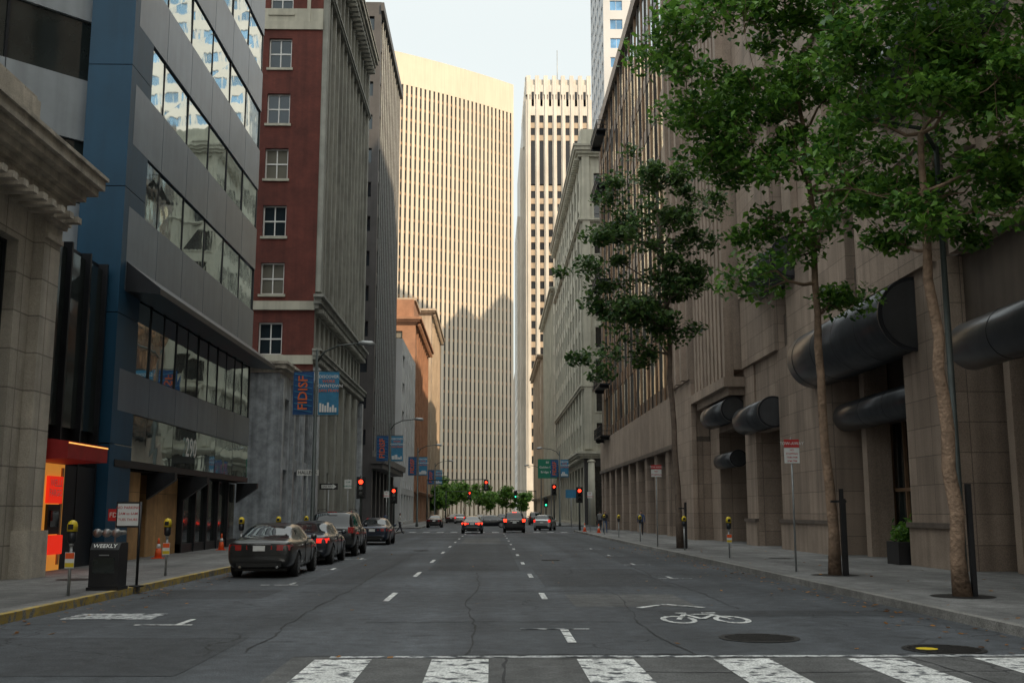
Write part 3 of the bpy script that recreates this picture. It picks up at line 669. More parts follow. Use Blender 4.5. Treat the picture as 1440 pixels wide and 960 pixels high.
for i in range(11): y=301+3.8*i; b.box('crown','white_stone',9.8,10.9,y-.6,y+.6,H+1.5,129.2)
b.box('shoulder','white_stone',8.4,10.0,303,338,0,108); b.box('shoulder','white_stone',9.2,9.99,302,337,108,118)
b.box('shoulder','white_stone',7.6,8.4,306,338,0,88)
for j in range(23):
    for y in (307,312,317,322,327,332): b.box('shoulder_windows','tower_glass',7.57,7.62,y,y+1.4,10+j*3.4,11.9+j*3.4)
b.box('wing','white_stone',29.6,44,304,339,0,96); b.cyl('flagpole','galv',(20,310,128),(20,310,142),.12)
b.remap(lambda v:(12.7+(v[0]-10)*1.27,381+(v[1]-300)*1.27,v[2]*1.268))
b.done()
b=B('white_office_tower',(32,210,0)); fs=Fr(22.2,200,1,0,0,-1); fl=Fr(22.2-.004,200.004,0,1,-1,0); H=150
b.box('core','white_concrete',22.8,54,200.6,225.8,0,H)
punched(b,fs,34,40,H,cols(8,34,2.5,.5),rows(27,40,4.0,2.1,.9),'white_concrete','blue_glass','sign_white',depth=.25,nv=2)
punched(b,fl,25.8,40,H,cols(6,25.8,2.5,.5),rows(27,40,4.0,2.1,.9),'white_concrete','blue_glass','sign_white',depth=.25,nv=2)
b.done()
simple('distant_office_building',-1,262,300,30,'tan_stone',8,3.9,1.8,2.3,x=16)
b=B('distant_apartment_block',(40,430,0)); b.box('walls','tan_stone',10,80,445,480,0,60)
for j in range(14):
    for k in range(16): b.box('windows','dark_glass',12+k*4,14+k*4,444.95,444.99,4+j*4,6+j*4)
b.done()
def back(name,x0,x1,y0,y1,H,mat):
    b=B(name,((x0+x1)/2,(y0+y1)/2,0)); b.box('walls',mat,x0,x1,y0,y1,0,H)
    for j in range(int(H/4)-1):
        b.box('ribbon_windows','office_glass',x0-.06,x0-.01,y0+1,y1-1,3+j*4,5.2+j*4); b.box('ribbon_windows','office_glass',x0+1,x1-1,y1+.01,y1+.06,3+j*4,5.2+j*4)
    b.done()
back('unseen_shade_tower',45,80,-80,50,113,'pale_tower'); back('unseen_office',40,75,50.5,112,90,'cream_stone')  # unseen blocks added to keep direct sun off the street and left facades
back('unseen_shade_tower',55.5,75,222,240,145,'pale_tower'); back('unseen_shade_tower',75.5,102,222,240,160,'white_concrete')  # unseen towers, heights shaped to cast the striped tower's shadow edge
back('unseen_office',13,44,-75,-16,60,'cream_stone'); back('unseen_office',-45,-12,-75,-16,35,'white_concrete')  # unseen blocks behind the camera; right-hand one added to block the sun
# ------------------------------------------------------------------ trees
def tree(name,x,y,trunk,crowns,nclump,nleaf,ls,lm,bark,seed,r0=.15,cl=(.75,.5)):
    rr=random.Random(seed); b=B(name,(x,y,.15))
    tp=[Vector(p) for p in trunk]
    path=[];rad=[]
    nseg=14
    for i in range(nseg+1):
        t=i/nseg*(len(tp)-1); k=min(int(t),len(tp)-2); f=t-k; p=tp[k].lerp(tp[k+1],f)
        p+=Vector((rr.gauss(0,.03),rr.gauss(0,.03),0))*(1 if i else 0); path.append(p); rad.append(r0*(1.25 if i==0 else 1)*(1-.6*i/nseg)*rr.uniform(.94,1.06))
    b.tube('trunk',bark,path,rad,12)
    nodes=[(p,rad[i]) for i,p in enumerate(path) if p.z>tp[-1].z*.45]
    cl_=[]
    wsum=sum(c[3]*c[4]*c[5] for c in crowns)
    for c in crowns:
        n=max(3,int(nclump*c[3]*c[4]*c[5]/wsum))
        for _ in range(n):
            d=Vector((rr.gauss(0,1),rr.gauss(0,1),rr.gauss(0,1))).normalized()*rr.uniform(.25,1)**.5
            cl_.append(Vector((c[0]+d.x*c[3],c[1]+d.y*c[4],c[2]+d.z*c[5])))
    ax=tp[-1]
    cl_.sort(key=lambda p:(p-ax).length)
    for p in cl_:
        best=None;bd=1e9
        for q,qr in nodes:
            dz=p.z-q.z; h=math.hypot(p.x-q.x,p.y-q.y)
            cst=(p-q).length+max(0,-dz+h*.2)*1.2 - qr*6
            if cst<bd: bd=cst;best=(q,qr)
        q,qr=best; r1=min(qr*.72,.02+.012*(p-q).length+.012); pts=[q]
        n=4
        for i in range(1,n+1):
            t=i/n; m=q.lerp(p,t); m.z+=-.12*(p-q).length*math.sin(t*math.pi)*.5; m+=Vector((rr.gauss(0,.05),rr.gauss(0,.05),rr.gauss(0,.05)))*(1 if i<n else 0); pts.append(m)
        rs_=[r1*(1-.72*i/n)+.004 for i in range(n+1)]
        b.tube('branches',bark,pts,rs_,5,False)
        for i in (1,2,3): nodes.append((pts[i],rs_[i]))
        for _ in range(3):
            e=p+Vector((rr.gauss(0,.4),rr.gauss(0,.4),rr.gauss(.05,.28))); b.tube('branches',bark,[pts[3],pts[3].lerp(e,.5)+Vector((0,0,.05)),e],[.012,.008,.004],4,False)
    V=[];F=[]
    per=nleaf//len(cl_)
    for p in cl_:
        k=rr.uniform(.6,1.35); sr=cl[0]*k; sz=cl[1]*k
        for _ in range(int(per*rr.uniform(.5,1.5))):
            d=Vector((rr.gauss(0,1),rr.gauss(0,1),rr.gauss(0,1))); d=d.normalized()*rr.random()**.45
            c=p+Vector((d.x*sr,d.y*sr,d.z*sz))
            s_=ls*rr.uniform(.6,1.25)
            nrm=Vector((rr.gauss(0,.6),rr.gauss(-.25,.6),1)).normalized()
            u=nrm.cross(Vector((rr.gauss(0,1),rr.gauss(0,1),rr.gauss(0,.3)))).normalized(); v=nrm.cross(u); u.z-=.35
            o=len(V)
            V+= [tuple(c-u*s_*.5),tuple(c-u*s_*.1+v*s_*.42+nrm*s_*.1),tuple(c+u*s_*.2+v*s_*.2+nrm*s_*.04),tuple(c+u*s_*.55),tuple(c+u*s_*.2-v*s_*.2+nrm*s_*.04),tuple(c-u*s_*.1-v*s_*.42+nrm*s_*.1)]
            F+=[(o,o+1,o+2,o+3),(o,o+3,o+4,o+5)]
    b.add('leaves',lm,V,F,False); b.done()
tree('street_tree',9.1,20.9,[(9.1,20.9,.1),(9.0,20.9,3),(8.95,20.95,5.2),(8.85,21,7.3),(8.9,21,9.5)],
     [(9.3,21,9.3,2.4,2.4,2.4),(8.7,21,12.0,2.6,2.4,2.5),(10.8,20.5,7.9,1.5,1.6,1.2),(10.6,21.5,12,2.2,2.2,2.4),(7.7,21.2,8.6,1.1,1.2,1.3)],120,18000,.17,'leaf_a','bark',3,.155,(.64,.44))
tree('street_tree',8.9,28,[(8.9,28,.1),(8.8,28,4),(8.75,28,7),(8.7,28,10),(8.5,28,13)],
     [(8.2,28,11.0,2.6,2.6,2.8),(7.2,28,14.6,3.0,3,3.2),(6.9,28,8.3,1.3,1.4,1.3),(9.6,28,7.6,.8,1.0,.7),(8.8,28,18,3.2,3,2.8),(6.2,28,11.5,1.2,1.5,1.8)],150,24000,.19,'leaf_a','bark',5,.14,(.78,.5))
tree('street_tree',8.6,49,[(8.6,49,.1),(8.45,49,5),(8.3,49,9),(8.2,49,13),(7.8,49,16)],
     [(7.4,49,14.8,2.6,2.8,4.4),(5.2,49,12.4,2.1,2.2,2.4),(8.9,49,11.5,1.8,2,2.6),(5.8,49,8.9,2.1,2,1.2),(9.4,49,16,1.6,2,3)],95,12000,.24,'leaf_b','bark_dark',8,.16,(.8,.5))
for x,y,s in ((-11,215,4.5),(-6.5,262,6),(-9,238,5.5),(-3,275,6),(4,285,5.5),(8.6,300,5),(-12,285,7),(0,300,5)):
    tree('distant_street_tree',x,y,[(x,y,.1),(x,y,s*.4),(x,y,s*.8)],[(x,y,s*1.0,s*.55,s*.5,s*.5)],22,1800,.6,'leaf_a','bark_dark',int(x*7+y),.16,(1.4,1.0))
# ------------------------------------------------------------------ vehicles
CACHE={}
def carmesh(kind,pm,lit):
    key=(kind,pm,lit)
    if key in CACHE: return CACHE[key]
    if kind=='sedan':
        St=[(0,.78,.42,.86,.90,0),(.04,.84,.30,.93,.99,0),(.25,.885,.25,.95,1.03,0),(.72,.905,.22,.95,1.05,0),(1.42,.915,.2,.95,1.38,1),(1.9,.92,.2,.94,1.45,1),(2.08,.92,.2,.94,1.46,1),(2.7,.92,.2,.93,1.44,1),
            (3.02,.915,.2,.93,1.38,1),(3.72,.905,.22,.92,1.0,0),(4.25,.89,.24,.86,.92,0),(4.6,.84,.28,.74,.8,0),(4.72,.70,.36,.62,.66,0)]
        wins=[3,8]; cab=[4,6,7]; L=4.72; wy=(.98,3.78); wr=.335
        wt=.60
    elif kind=='hatch':
        St=[(0,.74,.42,.86,.98,0),(.04,.80,.30,.93,1.03,0),(.15,.84,.25,.95,1.06,0),(.5,.86,.22,.96,1.46,1),(1.0,.87,.2,.96,1.52,1),(1.8,.87,.2,.95,1.54,1),(1.95,.87,.2,.95,1.54,1),(2.5,.87,.2,.94,1.5,1),
            (2.75,.87,.2,.94,1.45,1),(3.5,.86,.22,.92,1.04,0),(3.9,.84,.24,.86,.94,0),(4.1,.8,.28,.74,.84,0),(4.2,.68,.36,.62,.68,0)]
        wins=[2,8]; cab=[3,4,6,7]; L=4.2; wy=(.75,3.35); wr=.32; wt=.6
    else:
        St=[(0,.82,.50,.98,1.10,0),(.04,.88,.38,1.06,1.14,0),(.12,.93,.34,1.10,1.17,0),(.38,.95,.32,1.12,1.72,1),(.8,.955,.30,1.12,1.80,1),(1.9,.96,.3,1.11,1.82,1),(2.05,.96,.3,1.11,1.82,1),(2.95,.96,.3,1.10,1.79,1),
            (3.15,.955,.3,1.10,1.73,1),(3.75,.95,.32,1.09,1.18,0),(4.4,.94,.34,1.05,1.11,0),(4.7,.90,.36,.9,1.0,0),(4.82,.8,.44,.76,.82,0)]
        wins=[2,8]; cab=[3,4,6,7]; L=4.82; wy=(.95,3.85); wr=.385; wt=.70
    mats=[pm,'car_glass','trim_black']
    bm=bmesh.new(); rings=[]
    for (y,w,zb,zs,zr,c) in St:
        if c: h=[(0,zb),(w*.8,zb),(w*.96,zb+.08),(w,zb+.5*(zs-zb)),(w*.985,zs-.1),(w*.945,zs-.01),(w*.89,zs+.03),(wt+.02,zr-.09),(wt*.82,zr-.01),(0,zr+.012)]
        else: h=[(0,zb),(w*.8,zb),(w*.96,zb+.08),(w,zb+.5*(zs-zb)),(w*.985,zs-.1),(w*.94,zs-.01),(w*.87,zs+.03),(w*.78,zr-.01),(w*.5,zr),(0,zr+.012)]
        full=h+[(-a,z) for a,z in reversed(h[1:-1])]
        rings.append([bm.verts.new((a,y,z)) for a,z in full])
    n=18; cr=bm.edges.layers.float.new('crease_edge')
    for i in range(len(St)-1):
        for k in range(n):
            k2=(k+1)%n; f=bm.faces.new((rings[i][k],rings[i][k2],rings[i+1][k2],rings[i+1][k])); f.smooth=True
            seg=k if k<9 else 17-k
            if i in wins and seg in (7,8): f.material_index=1
            elif i in cab and seg==6: f.material_index=1
            elif seg==0: f.material_index=2
    for rg in (rings[0],rings[-1]):
        for k in range(9):
            a,b_=k,k+1; c,d=(n-b_)%n,(n-a)%n
            vs=[rg[a],rg[b_],rg[c],rg[d]]; u=[]
            for v in vs:
                if v not in u: u.append(v)
            if len(u)>=3:
                f=bm.faces.new(u); f.smooth=True
                if k<=1: f.material_index=2
    for e in bm.edges:
        ms={f.material_index for f in e.link_faces}
        if len(ms)>1: e[cr]=.55
    bmesh.ops.recalc_face_normals(bm,faces=bm.faces)
    me=bpy.data.meshes.new('body'); bm.to_mesh(me); bm.free()
    for m in mats: me.materials.append(M[m])
    ob=bpy.data.objects.new('tmp',me); scn.collection.objects.link(ob)
    ss=ob.modifiers.new('s','SUBSURF'); ss.levels=2; ss.render_levels=2
    cb=B('c')
    for wy_ in wy:
        for sx in (-1,1): cb.cyl('c','trim_black',(sx*.62,wy_,wr),(sx*1.2,wy_,wr),wr+.055,n=28)
    p=cb.P['c']; cm=bpy.data.meshes.new('cut'); cm.from_pydata(p['v'],[],p['f'])
    for m in mats: cm.materials.append(M[m])
    for f in cm.polygons: f.material_index=2
    bmm=bmesh.new(); bmm.from_mesh(cm); bmesh.ops.recalc_face_normals(bmm,faces=bmm.faces); bmm.to_mesh(cm); bmm.free()
    co=bpy.data.objects.new('cut',cm); scn.collection.objects.link(co)
    bo=ob.modifiers.new('b','BOOLEAN'); bo.object=co; bo.operation='DIFFERENCE'; bo.solver='EXACT'
    dg=bpy.context.evaluated_depsgraph_get(); body=bpy.data.meshes.new_from_object(ob.evaluated_get(dg))
    bpy.data.objects.remove(ob); bpy.data.objects.remove(co)
    d=B('d')
    for wy_ in wy:
        for sx in (-1,1):
            xo=sx*(St[5][1]-.02); xi=sx*(St[5][1]-.24)
            d.tube('wheels','tyre',[(xi,wy_,wr),(xi+sx*.02,wy_,wr),(xo-sx*.03,wy_,wr),(xo,wy_,wr)],[wr*.9,wr,wr,wr*.92],28)
            d.cyl('wheels','trim_black',(xo-sx*.02,wy_,wr),(xo+sx*.003,wy_,wr),wr*.66,n=24)
            for q in range(10):
                a=q*math.pi/5; ux=Vector((0,math.cos(a),math.sin(a))); vx=Vector((0,-math.sin(a),math.cos(a)))*.018; c=Vector((xo+sx*.012,wy_,wr))
                d.add('wheels','rim',[tuple(c+ux*.03-vx*1.4),tuple(c+ux*wr*.68-vx),tuple(c+ux*wr*.68+vx),tuple(c+ux*.03+vx*1.4)],[(0,1,2,3)])
            n_=24; v=[];f=[]
            for q in range(n_):
                a=q*2*math.pi/n_; v+=[(xo+sx*.014,wy_+wr*.7*math.cos(a),wr+wr*.7*math.sin(a)),(xo+sx*.014,wy_+wr*.63*math.cos(a),wr+wr*.63*math.sin(a))]
            for q in range(n_): j=(q+1)%n_; f.append((2*q,2*j,2*j+1,2*q+1))
            d.add('wheels','rim',v,f)
    tl='brake_on' if lit==2 else ('tail_lit' if lit==1 else 'tail_red')
    w=St[1][1]
    def lens(x0,x1,y0,y1,z0,z1,m,part):
        e=.015
        for sx in (-1,1):
            xs=[sx*x0,sx*x1]
            v=[(xs[0],y1,z0),(xs[1],y1,z0),(xs[1],y1,z1),(xs[0],y1,z1),(xs[0]+sx*e,y0,z0+e),(xs[1]-sx*e*3,y0+.05,z0+e),(xs[1]-sx*e*3,y0+.05,z1-e),(xs[0]+sx*e,y0,z1-e)]
            d.add(part,m,v,[(0,1,2,3),(4,5,6,7),(0,1,5,4),(1,2,6,5),(2,3,7,6),(3,0,4,7)])
    if kind=='sedan':
        lens(.46,.865,-.012,.28,.72,.90,tl,'tail_lights'); lens(.30,.455,-.012,.1,.75,.88,tl,'tail_lights')
        d.box('plate','sign_white',-.16,.16,-.022,0,.72,.86); d.box('trim','chrome',-.32,.32,-.018,0,.885,.905)
        d.box('trim','trim_black',-.78,.78,-.006,.02,.615,.625); d.box('trim','trim_black',-.6,.6,-.008,.05,.30,.40)
        d.cyl('exhaust','chrome',(.5,-.02,.3),(.5,.2,.3),.035); d.cyl('exhaust','chrome',(-.5,-.02,.3),(-.5,.2,.3),.035)
        sy,sz=(3.0,.98)
    elif kind=='hatch':
        lens(.6,.83,-.01,.2,.78,1.05,tl,'tail_lights'); d.box('plate','sign_white',-.16,.16,-.02,0,.72,.84); d.box('trim','trim_black',-.7,.7,-.006,.02,.6,.61); d.box('trim','trim_black',-.6,.6,-.006,.05,.3,.42); sy,sz=(2.75,1.0)
    else:
        lens(.66,.92,-.012,.2,.92,1.18,tl,'tail_lights'); d.box('plate','sign_white',-.16,.16,-.022,0,.82,.96); d.box('trim','trim_black',-.88,.88,-.05,.06,.5,.68)
        d.box('lamp',tl if lit==2 else 'tail_red',-.18,.18,.25,.3,1.74,1.77)
        for sx in(-1,1): d.tube('roof_rails','trim_black',[(sx*.62,.6,1.8),(sx*.63,.8,1.87),(sx*.63,2.8,1.87),(sx*.62,3.0,1.8)],.018,6)
        d.box('trim','chrome',-.4,.4,-.02,0,.99,1.02); sy,sz=(3.15,1.16)
    for sx in (-1,1):
        d.ball('mirrors',pm,(sx*(w+.13),sy,sz+.06),.09,.06,.075); d.box('mirrors',pm,sx*(w-.05),sx*(w+.1),sy-.02,sy+.03,sz-.01,sz+.03)
        d.box('handles','chrome',sx*(St[6][1]-.012),sx*(St[6][1]+.02),2.2,2.36,sz-.14,sz-.115); d.box('handles','chrome',sx*(St[6][1]-.012),sx*(St[6][1]+.02),1.35,1.5,sz-.14,sz-.115)
        for yy in (2.0,2.98 if kind!='hatch' else 2.7): d.box('shut_lines','trim_black',sx*(St[6][1]-.03),sx*(St[6][1]-.001),yy,yy+.008,.3,St[6][3]-.04)
    d.box('underbody','trim_black',-.7,.7,.3,L-.3,.18,.3)
    for sx in (-1,1): d.box('head_lights','rim',sx*.5,sx*.8,L-.22,L-.1,.62 if kind!='suv' else .8,.72 if kind!='suv' else .92)
    parts=[('body',body)]
    for k,p in d.P.items(): parts.append((k,d.mesh(k,p)))
    CACHE[key]=parts; return parts
def car(name,kind,pm,x,y,rot=0,lit=0):
    e=bpy.data.objects.new(name,None); e.location=(x,y,.004); e.rotation_euler=(0,0,math.radians(rot)); scn.collection.objects.link(e)
    for k,me in carmesh(kind,pm,lit): o=bpy.data.objects.new(k,me); o.parent=e; scn.collection.objects.link(o)
car('parked_car','sedan','paint_charcoal',-6.22,29.3)
car('parked_car','sedan','paint_grey',-6.3,36.4,0,1)
car('parked_suv','suv','paint_black',-6.35,43.2)
car('parked_car','sedan','paint_navy',-6.4,58.5)
car('moving_car','sedan','paint_grey',-1.55,90,0,2)
car('moving_suv','suv','paint_black',2.05,93,0,2)
car('parked_car','hatch','paint_silver',4.9,104,-12,1)
car('moving_car','sedan','paint_black',2.2,124,90)
car('moving_car','sedan','paint_navy',-1.5,150,0,2)
car('moving_car','hatch','paint_silver',-4.8,168,0,1)
car('parked_car','sedan','paint_charcoal',-6.5,178); car('parked_car','hatch','paint_white',-6.5,190); car('moving_car','hatch','paint_navy',1.8,170,0,2)
car('moving_car','sedan','paint_silver',-1.5,196,0,1); car('parked_car','suv','paint_charcoal',6.3,150); car('parked_car','sedan','paint_black',-6.5,124); car('moving_suv','suv','paint_grey',4.6,190,0,2)
# ------------------------------------------------------------------ street furniture
def meter(x,y,sticker=True):
    b=B('parking_meter',(x,y,.15)); b.cyl('post','galv',(x,y,.15),(x,y,1.12),.03)
    b.cyl('collar','galv',(x,y,1.1),(x,y,1.16),.045); b.tube('body','dark_metal',[(x,y,1.15),(x,y,1.2),(x,y,1.38)],[.05,.085,.09],14)
    b.tube('head','yellow',[(x,y,1.38),(x,y,1.5),(x,y,1.57),(x,y,1.6)],[.1,.1,.075,.02],14); b.box('display','black_paint',x-.05,x+.05,y-.105,y-.09,1.42,1.52)
    if sticker: b.box('notice','sign_white',x-.09,x+.09,y-.045,y-.035,.68,.98); b.box('notice','cone_orange',x-.085,x+.085,y-.05,y-.046,.86,.97); b.box('notice','yellow',x-.085,x+.085,y-.05,y-.046,.7,.78)
    b.done()
for x,y,s in ((-8.2,21.4,1),(-8.3,28,1),(-8.2,35.8,0),(-8.2,42,0),(-8.2,48.3,0),(8.5,38.5,1),(8.3,46.3,0),(8.3,60,0),(8.3,70,0),(8.3,79,0),(-8.2,66,0)): meter(x,y,s)
x,y=-8.05,23.1; b=B('newspaper_box',(x,y,.15)); b.prism('cabinet','black_paint',[(x-.3,y-.28,.22),(x-.3,y+.28,.22),(x-.3,y+.28,1.12),(x-.3,y-.18,1.12),(x-.3,y-.28,.98)],(.6,0,0))
b.box('base','black_paint',x-.33,x+.33,y-.31,y+.31,.15,.215); b.box('window','shop_glass',x-.22,x+.22,y-.29,y-.283,.5,.82); b.box('handle','galv',x-.1,x+.1,y-.31,y-.285,.86,.88)
b.text('lettering','sign_white','WEEKLY',.13,(x,y-.2325-.02,1.055),(1,0,0),(0,.58,.81)); b.done()
x,y=-7.95,24; b=B('no_parking_sign',(x,y,.15)); b.cyl('post','black_paint',(x+.22,y,.15),(x+.22,y,1.98),.03); b.box('board','black_paint',x-.3,x+.24,y-.02,y+.02,1.42,1.98); b.box('face','sign_white',x-.27,x+.19,y-.028,y-.022,1.46,1.94)
for i,(t,m,s) in enumerate((('NO PARKING','sign_red',.085),('2AM to 6AM','sign_red',.08),('TUES THURS','sign_red',.075))): b.text('lettering',m,t,s,(x-.04,y-.03,1.85-i*.13),(1,0,0),(0,0,1))
b.cyl('base','black_paint',(x+.22,y,.15),(x+.22,y,.18),.16); b.done()
b=B('fire_department_connection',(-11.4,32.4,.15))
for k in range(3): b.ball('caps','galv',(-11.6+k*.28,32.2,1.15),.13,.13,.13); b.cyl('pipes','galv',(-11.6+k*.28,32.2,1.15),(-11.6+k*.28,32.9,1.15),.07)
b.box('sign','sign_red',-11.35,-10.9,32.3,32.33,1.5,1.85); b.text('sign_text','sign_white','FDC',.2,(-11.125,32.29,1.67),(1,0,0),(0,0,1)); b.cyl('sign_post','galv',(-11.12,32.36,.15),(-11.12,32.36,1.8),.025); b.done()
def cone(x,y,z=.15):
    b=B('traffic_cone',(x,y,z)); b.box('base','cone_orange',x-.18,x+.18,y-.18,y+.18,z,z+.03); b.tube('cone','cone_orange',[(x,y,z+.03),(x,y,z+.35)],[.13,.085],16); b.tube('band','sign_white',[(x,y,z+.35),(x,y,z+.5)],[.085,.055],16); b.tube('tip','cone_orange',[(x,y,z+.5),(x,y,z+.7)],[.055,.025],16); b.done()
cone(-11.7,38.5); cone(-11.6,47); cone(8.0,92,.15); cone(8.6,86)
def sign_pole(name,x,y,h,w,hh,faces,mat='galv'):
    b=B(name,(x,y,.15)); b.cyl('post',mat,(x,y,.15),(x,y,h+.05),.028)
    z=h
    for (m,hf,txt,tm) in faces:
        b.box('panel',m,x-w/2,x+w/2,y-.045,y-.03,z-hf,z)
        for i,t in enumerate(txt): b.text('lettering',tm,t,min(.13,hf/(len(txt)+.4)*.75),(x,y-.048,z-hf*(i+.6)/(len(txt)+.15)),(1,0,0),(0,0,1))
        z-=hf+.015
    b.done()
sign_pole('parking_sign',8.35,29.6,3.75,.42,.5,[('sign_red',.22,['TOW-AWAY'],'sign_white'),('sign_white',.42,['NO','STOPPING','7AM-9AM','3PM-7PM'],'sign_red')])
sign_pole('parking_sign',7.95,51.5,4.0,.5,.5,[('sign_red',.2,['TOW-AWAY'],'sign_white'),('sign_white',.35,['NO','STOPPING'],'sign_red')])
sign_pole('parking_sign',-8.2,62,3.6,.4,.5,[('sign_white',.5,['2 HR','PARKING'],'sign_green')])
sign_pole('parking_sign',-8.2,85,3.4,.4,.5,[('sign_white',.5,['NO','PARKING'],'sign_red')]); sign_pole('parking_sign',8.1,88,3.4,.4,.5,[('sign_white',.5,['NO','PARKING'],'sign_red')])
b=B('tree_stake',(9.12,27.6,.15)); b.box('stake','black_paint',9.0,9.09,27.6,27.7,.15,2.35); b.box('stake','black_paint',9.14,9.22,27.85,27.95,.15,2.1); b.box('strap','black_paint',8.8,9.2,27.72,27.78,2.0,2.06); b.done()
b=B('tree_stake',(8.7,48.7,.15)); b.box('stake','black_paint',8.75,8.85,48.6,48.7,.15,2.2); b.box('strap','black_paint',8.5,8.85,48.71,48.76,1.9,1.96); b.done()
b=B('tree_stake',(9.3,20.8,.15)); b.box('stake','black_paint',9.27,9.36,20.8,20.9,.15,2.3); b.done()
b=B('utility_pole',(9.6,21.8,.15)); b.tube('pole','pole_green',[(9.55,21.8,.15),(9.55,21.8,1.0),(9.55,21.8,9.5)],[.09,.075,.055],14); b.tube('pole','pole_green',[(9.55,21.8,9.4),(9.3,21.8,9.9),(7.6,21.8,10.2)],[.05,.045,.035],8); b.done()
def lamp(x,y,h,banners,side=1,name='street_lamp'):
    b=B(name,(x,y,.15)); b.tube('pole','pole_green',[(x,y,.15),(x,y,.5),(x,y,.55),(x,y,h)],[.17,.16,.11,.065],14)
    a=side; b.tube('arm','pole_green',[(x,y,h-.6),(x+a*.35,y,h-.1),(x+a*1.0,y,h+.2),(x+a*2.1,y,h+.32)],[.045,.045,.04,.035],8)
    b.tube('luminaire','galv',[(x+a*1.95,y,h+.32),(x+a*2.15,y,h+.34),(x+a*2.6,y,h+.3),(x+a*2.75,y,h+.27)],[.05,.12,.13,.04],12)
    if banners:
        zb,zt=h-3.1,h-1.05
        for sx,m,t,tm in ((-1,'banner_blue','FIDISF','banner_orange'),(1,'banner_teal','',None)):
            x0=x+sx*.12; x1=x+sx*1.08
            b.tube('brackets','pole_green',[(x,y,zt+.04),(x1,y,zt+.04)],.02,6); b.tube('brackets','pole_green',[(x,y,zb-.04),(x1,y,zb-.04)],.02,6)
            n=6; v=[]
            for i in range(n+1):
                for j in (0,1):
                    xx=x0 if j==0 else x1; v.append((xx,y+.03*math.sin(i*1.1+j),zb+(zt-zb)*i/n))
            b.add('banner',m,v,[(2*i,2*i+1,2*i+3,2*i+2) for i in range(n)],True)
            if t:
                b.text('banner_text',tm,t,.62,((x0+x1)/2,y-.05,(zb+zt)/2),(0,0,1),(-1,0,0))
                for q in range(7): b.add('banner_text','banner_teal',[(x0-.05,y-.045,zb+.1+q*.28),(x1+.06,y-.045,zb+.25+q*.28),(x1+.06,y-.045,zb+.29+q*.28),(x0-.05,y-.045,zb+.14+q*.28)],[(0,1,2,3)])
            else:
                for q,tt in enumerate(('DISCOVER','WORK','DOWNTOWN','SAN FRAN')): b.text('banner_text','banner_orange' if q%2 else 'sign_white',tt,.2,((x0+x1)/2,y-.045,zt-.25-q*.22),(1,0,0),(0,0,1))
                for q in range(7):
                    hh=R.uniform(.15,.5); b.box('skyline','sign_white',x0+.06+q*.12,x0+.15+q*.12,y-.047,y-.043,zb+.12,zb+.12+hh)
    b.done()
lamp(-8.3,50.5,9.4,True); lamp(-8.3,88,9.0,True); lamp(-8.3,122,9.0,True); lamp(-8.3,160,9,True); lamp(8.2,128,9,True,-1); lamp(8.2,175,9,False,-1)
b=B('street_name_sign',(-8.2,51.5,.15)); b.cyl('post','galv',(-8.85,52,.15),(-8.85,52,3.85),.03); b.box('blade','sign_white',-9.35,-8.3,51.96,51.98,3.5,3.78); b.text('lettering','sign_black','HALLECK',.22,(-8.83,51.95,3.64),(1,0,0),(0,0,1)); b.done()
b=B('one_way_sign',(-7.9,53,.15)); b.cyl('post','galv',(-7.95,53,.15),(-7.95,53,3.2),.03); b.box('plate','sign_black',-8.4,-7.5,52.94,52.96,2.85,3.15); b.add('arrow','sign_white',[(-8.3,52.93,2.92),(-7.75,52.93,2.92),(-7.75,52.93,2.87),(-7.56,52.93,3.0),(-7.75,52.93,3.13),(-7.75,52.93,3.08),(-8.3,52.93,3.08)],[tuple(range(7))]); b.text('lettering','sign_black','ONE WAY',.11,(-8.0,52.92,3.0),(1,0,0),(0,0,1)); b.done()
def signal(x,y,zc,pole=True,arm=0,on='r'):
    b=B('traffic_light',(x,y,.15)); px=x-arm
    b.tube('pole','pole_green',[(px,y+.15,.15),(px,y+.15,zc+.8)],[.1,.07],12)
    if arm: b.tube('mast_arm','pole_green',[(px,y+.15,zc+.65),(x,y+.15,zc+.75)],[.07,.05],8)
    b.box('housing','black_paint',x-.19,x+.19,y-.1,y+.12,zc-.58,zc+.58); b.box('backplate','black_paint',x-.3,x+.3,y+.121,y+.135,zc-.7,zc+.7)
    for i,c in enumerate(('r','y','g')):
        z=zc+.37-i*.37; m={'r':'light_red','g':'light_green'}.get(c) if c==on else 'shop_glass'
        b.tube('lens',m,[(x,y-.11,z),(x,y-.125,z)],[.14,.13],16)
        v=[];f=[]
        for k in range(9):
            a=math.pi*k/8; v+=[(x+.16*math.cos(a),y-.1,z+.16*math.sin(a)),(x+.16*math.cos(a),y-.34,z+.14*math.sin(a))]
        f=[(2*k,2*k+1,2*k+3,2*k+2) for k in range(8)]; b.add('visors','black_paint',v,f,True)
    b.done()
signal(-8.3,69,3.3)
signal(-8.35,93,3.2); signal(8.0,97,3.3); signal(8.1,137.5,4.6); signal(-.6,139,5.2,arm=8.2-.6); signal(4.6,200,5,arm=-3.8,on='g'); signal(-4,205,5,arm=4.5,on='r'); signal(8.2,160,3.2,on='g')
b=B('highway_sign',(8.2,146,.15)); b.cyl('post','galv',(8.2,146.1,.15),(8.2,146.1,9),.07); b.box('panel','sign_green',6.4,9.0,145.95,146.0,6.3,8.9)
for i,t in enumerate(('80','Golden Gate','Bridge 101')): b.text('lettering','sign_white',t,.42,(7.7,145.94,8.45-i*.65),(1,0,0),(0,0,1))
b.done()
b=B('parking_garage_sign',(9,120,.15)); b.cyl('post','galv',(8.8,118,.15),(8.8,118,4.2),.05); b.box('panel','banner_teal',8.2,9.4,117.9,117.94,3.3,4.2); b.done()
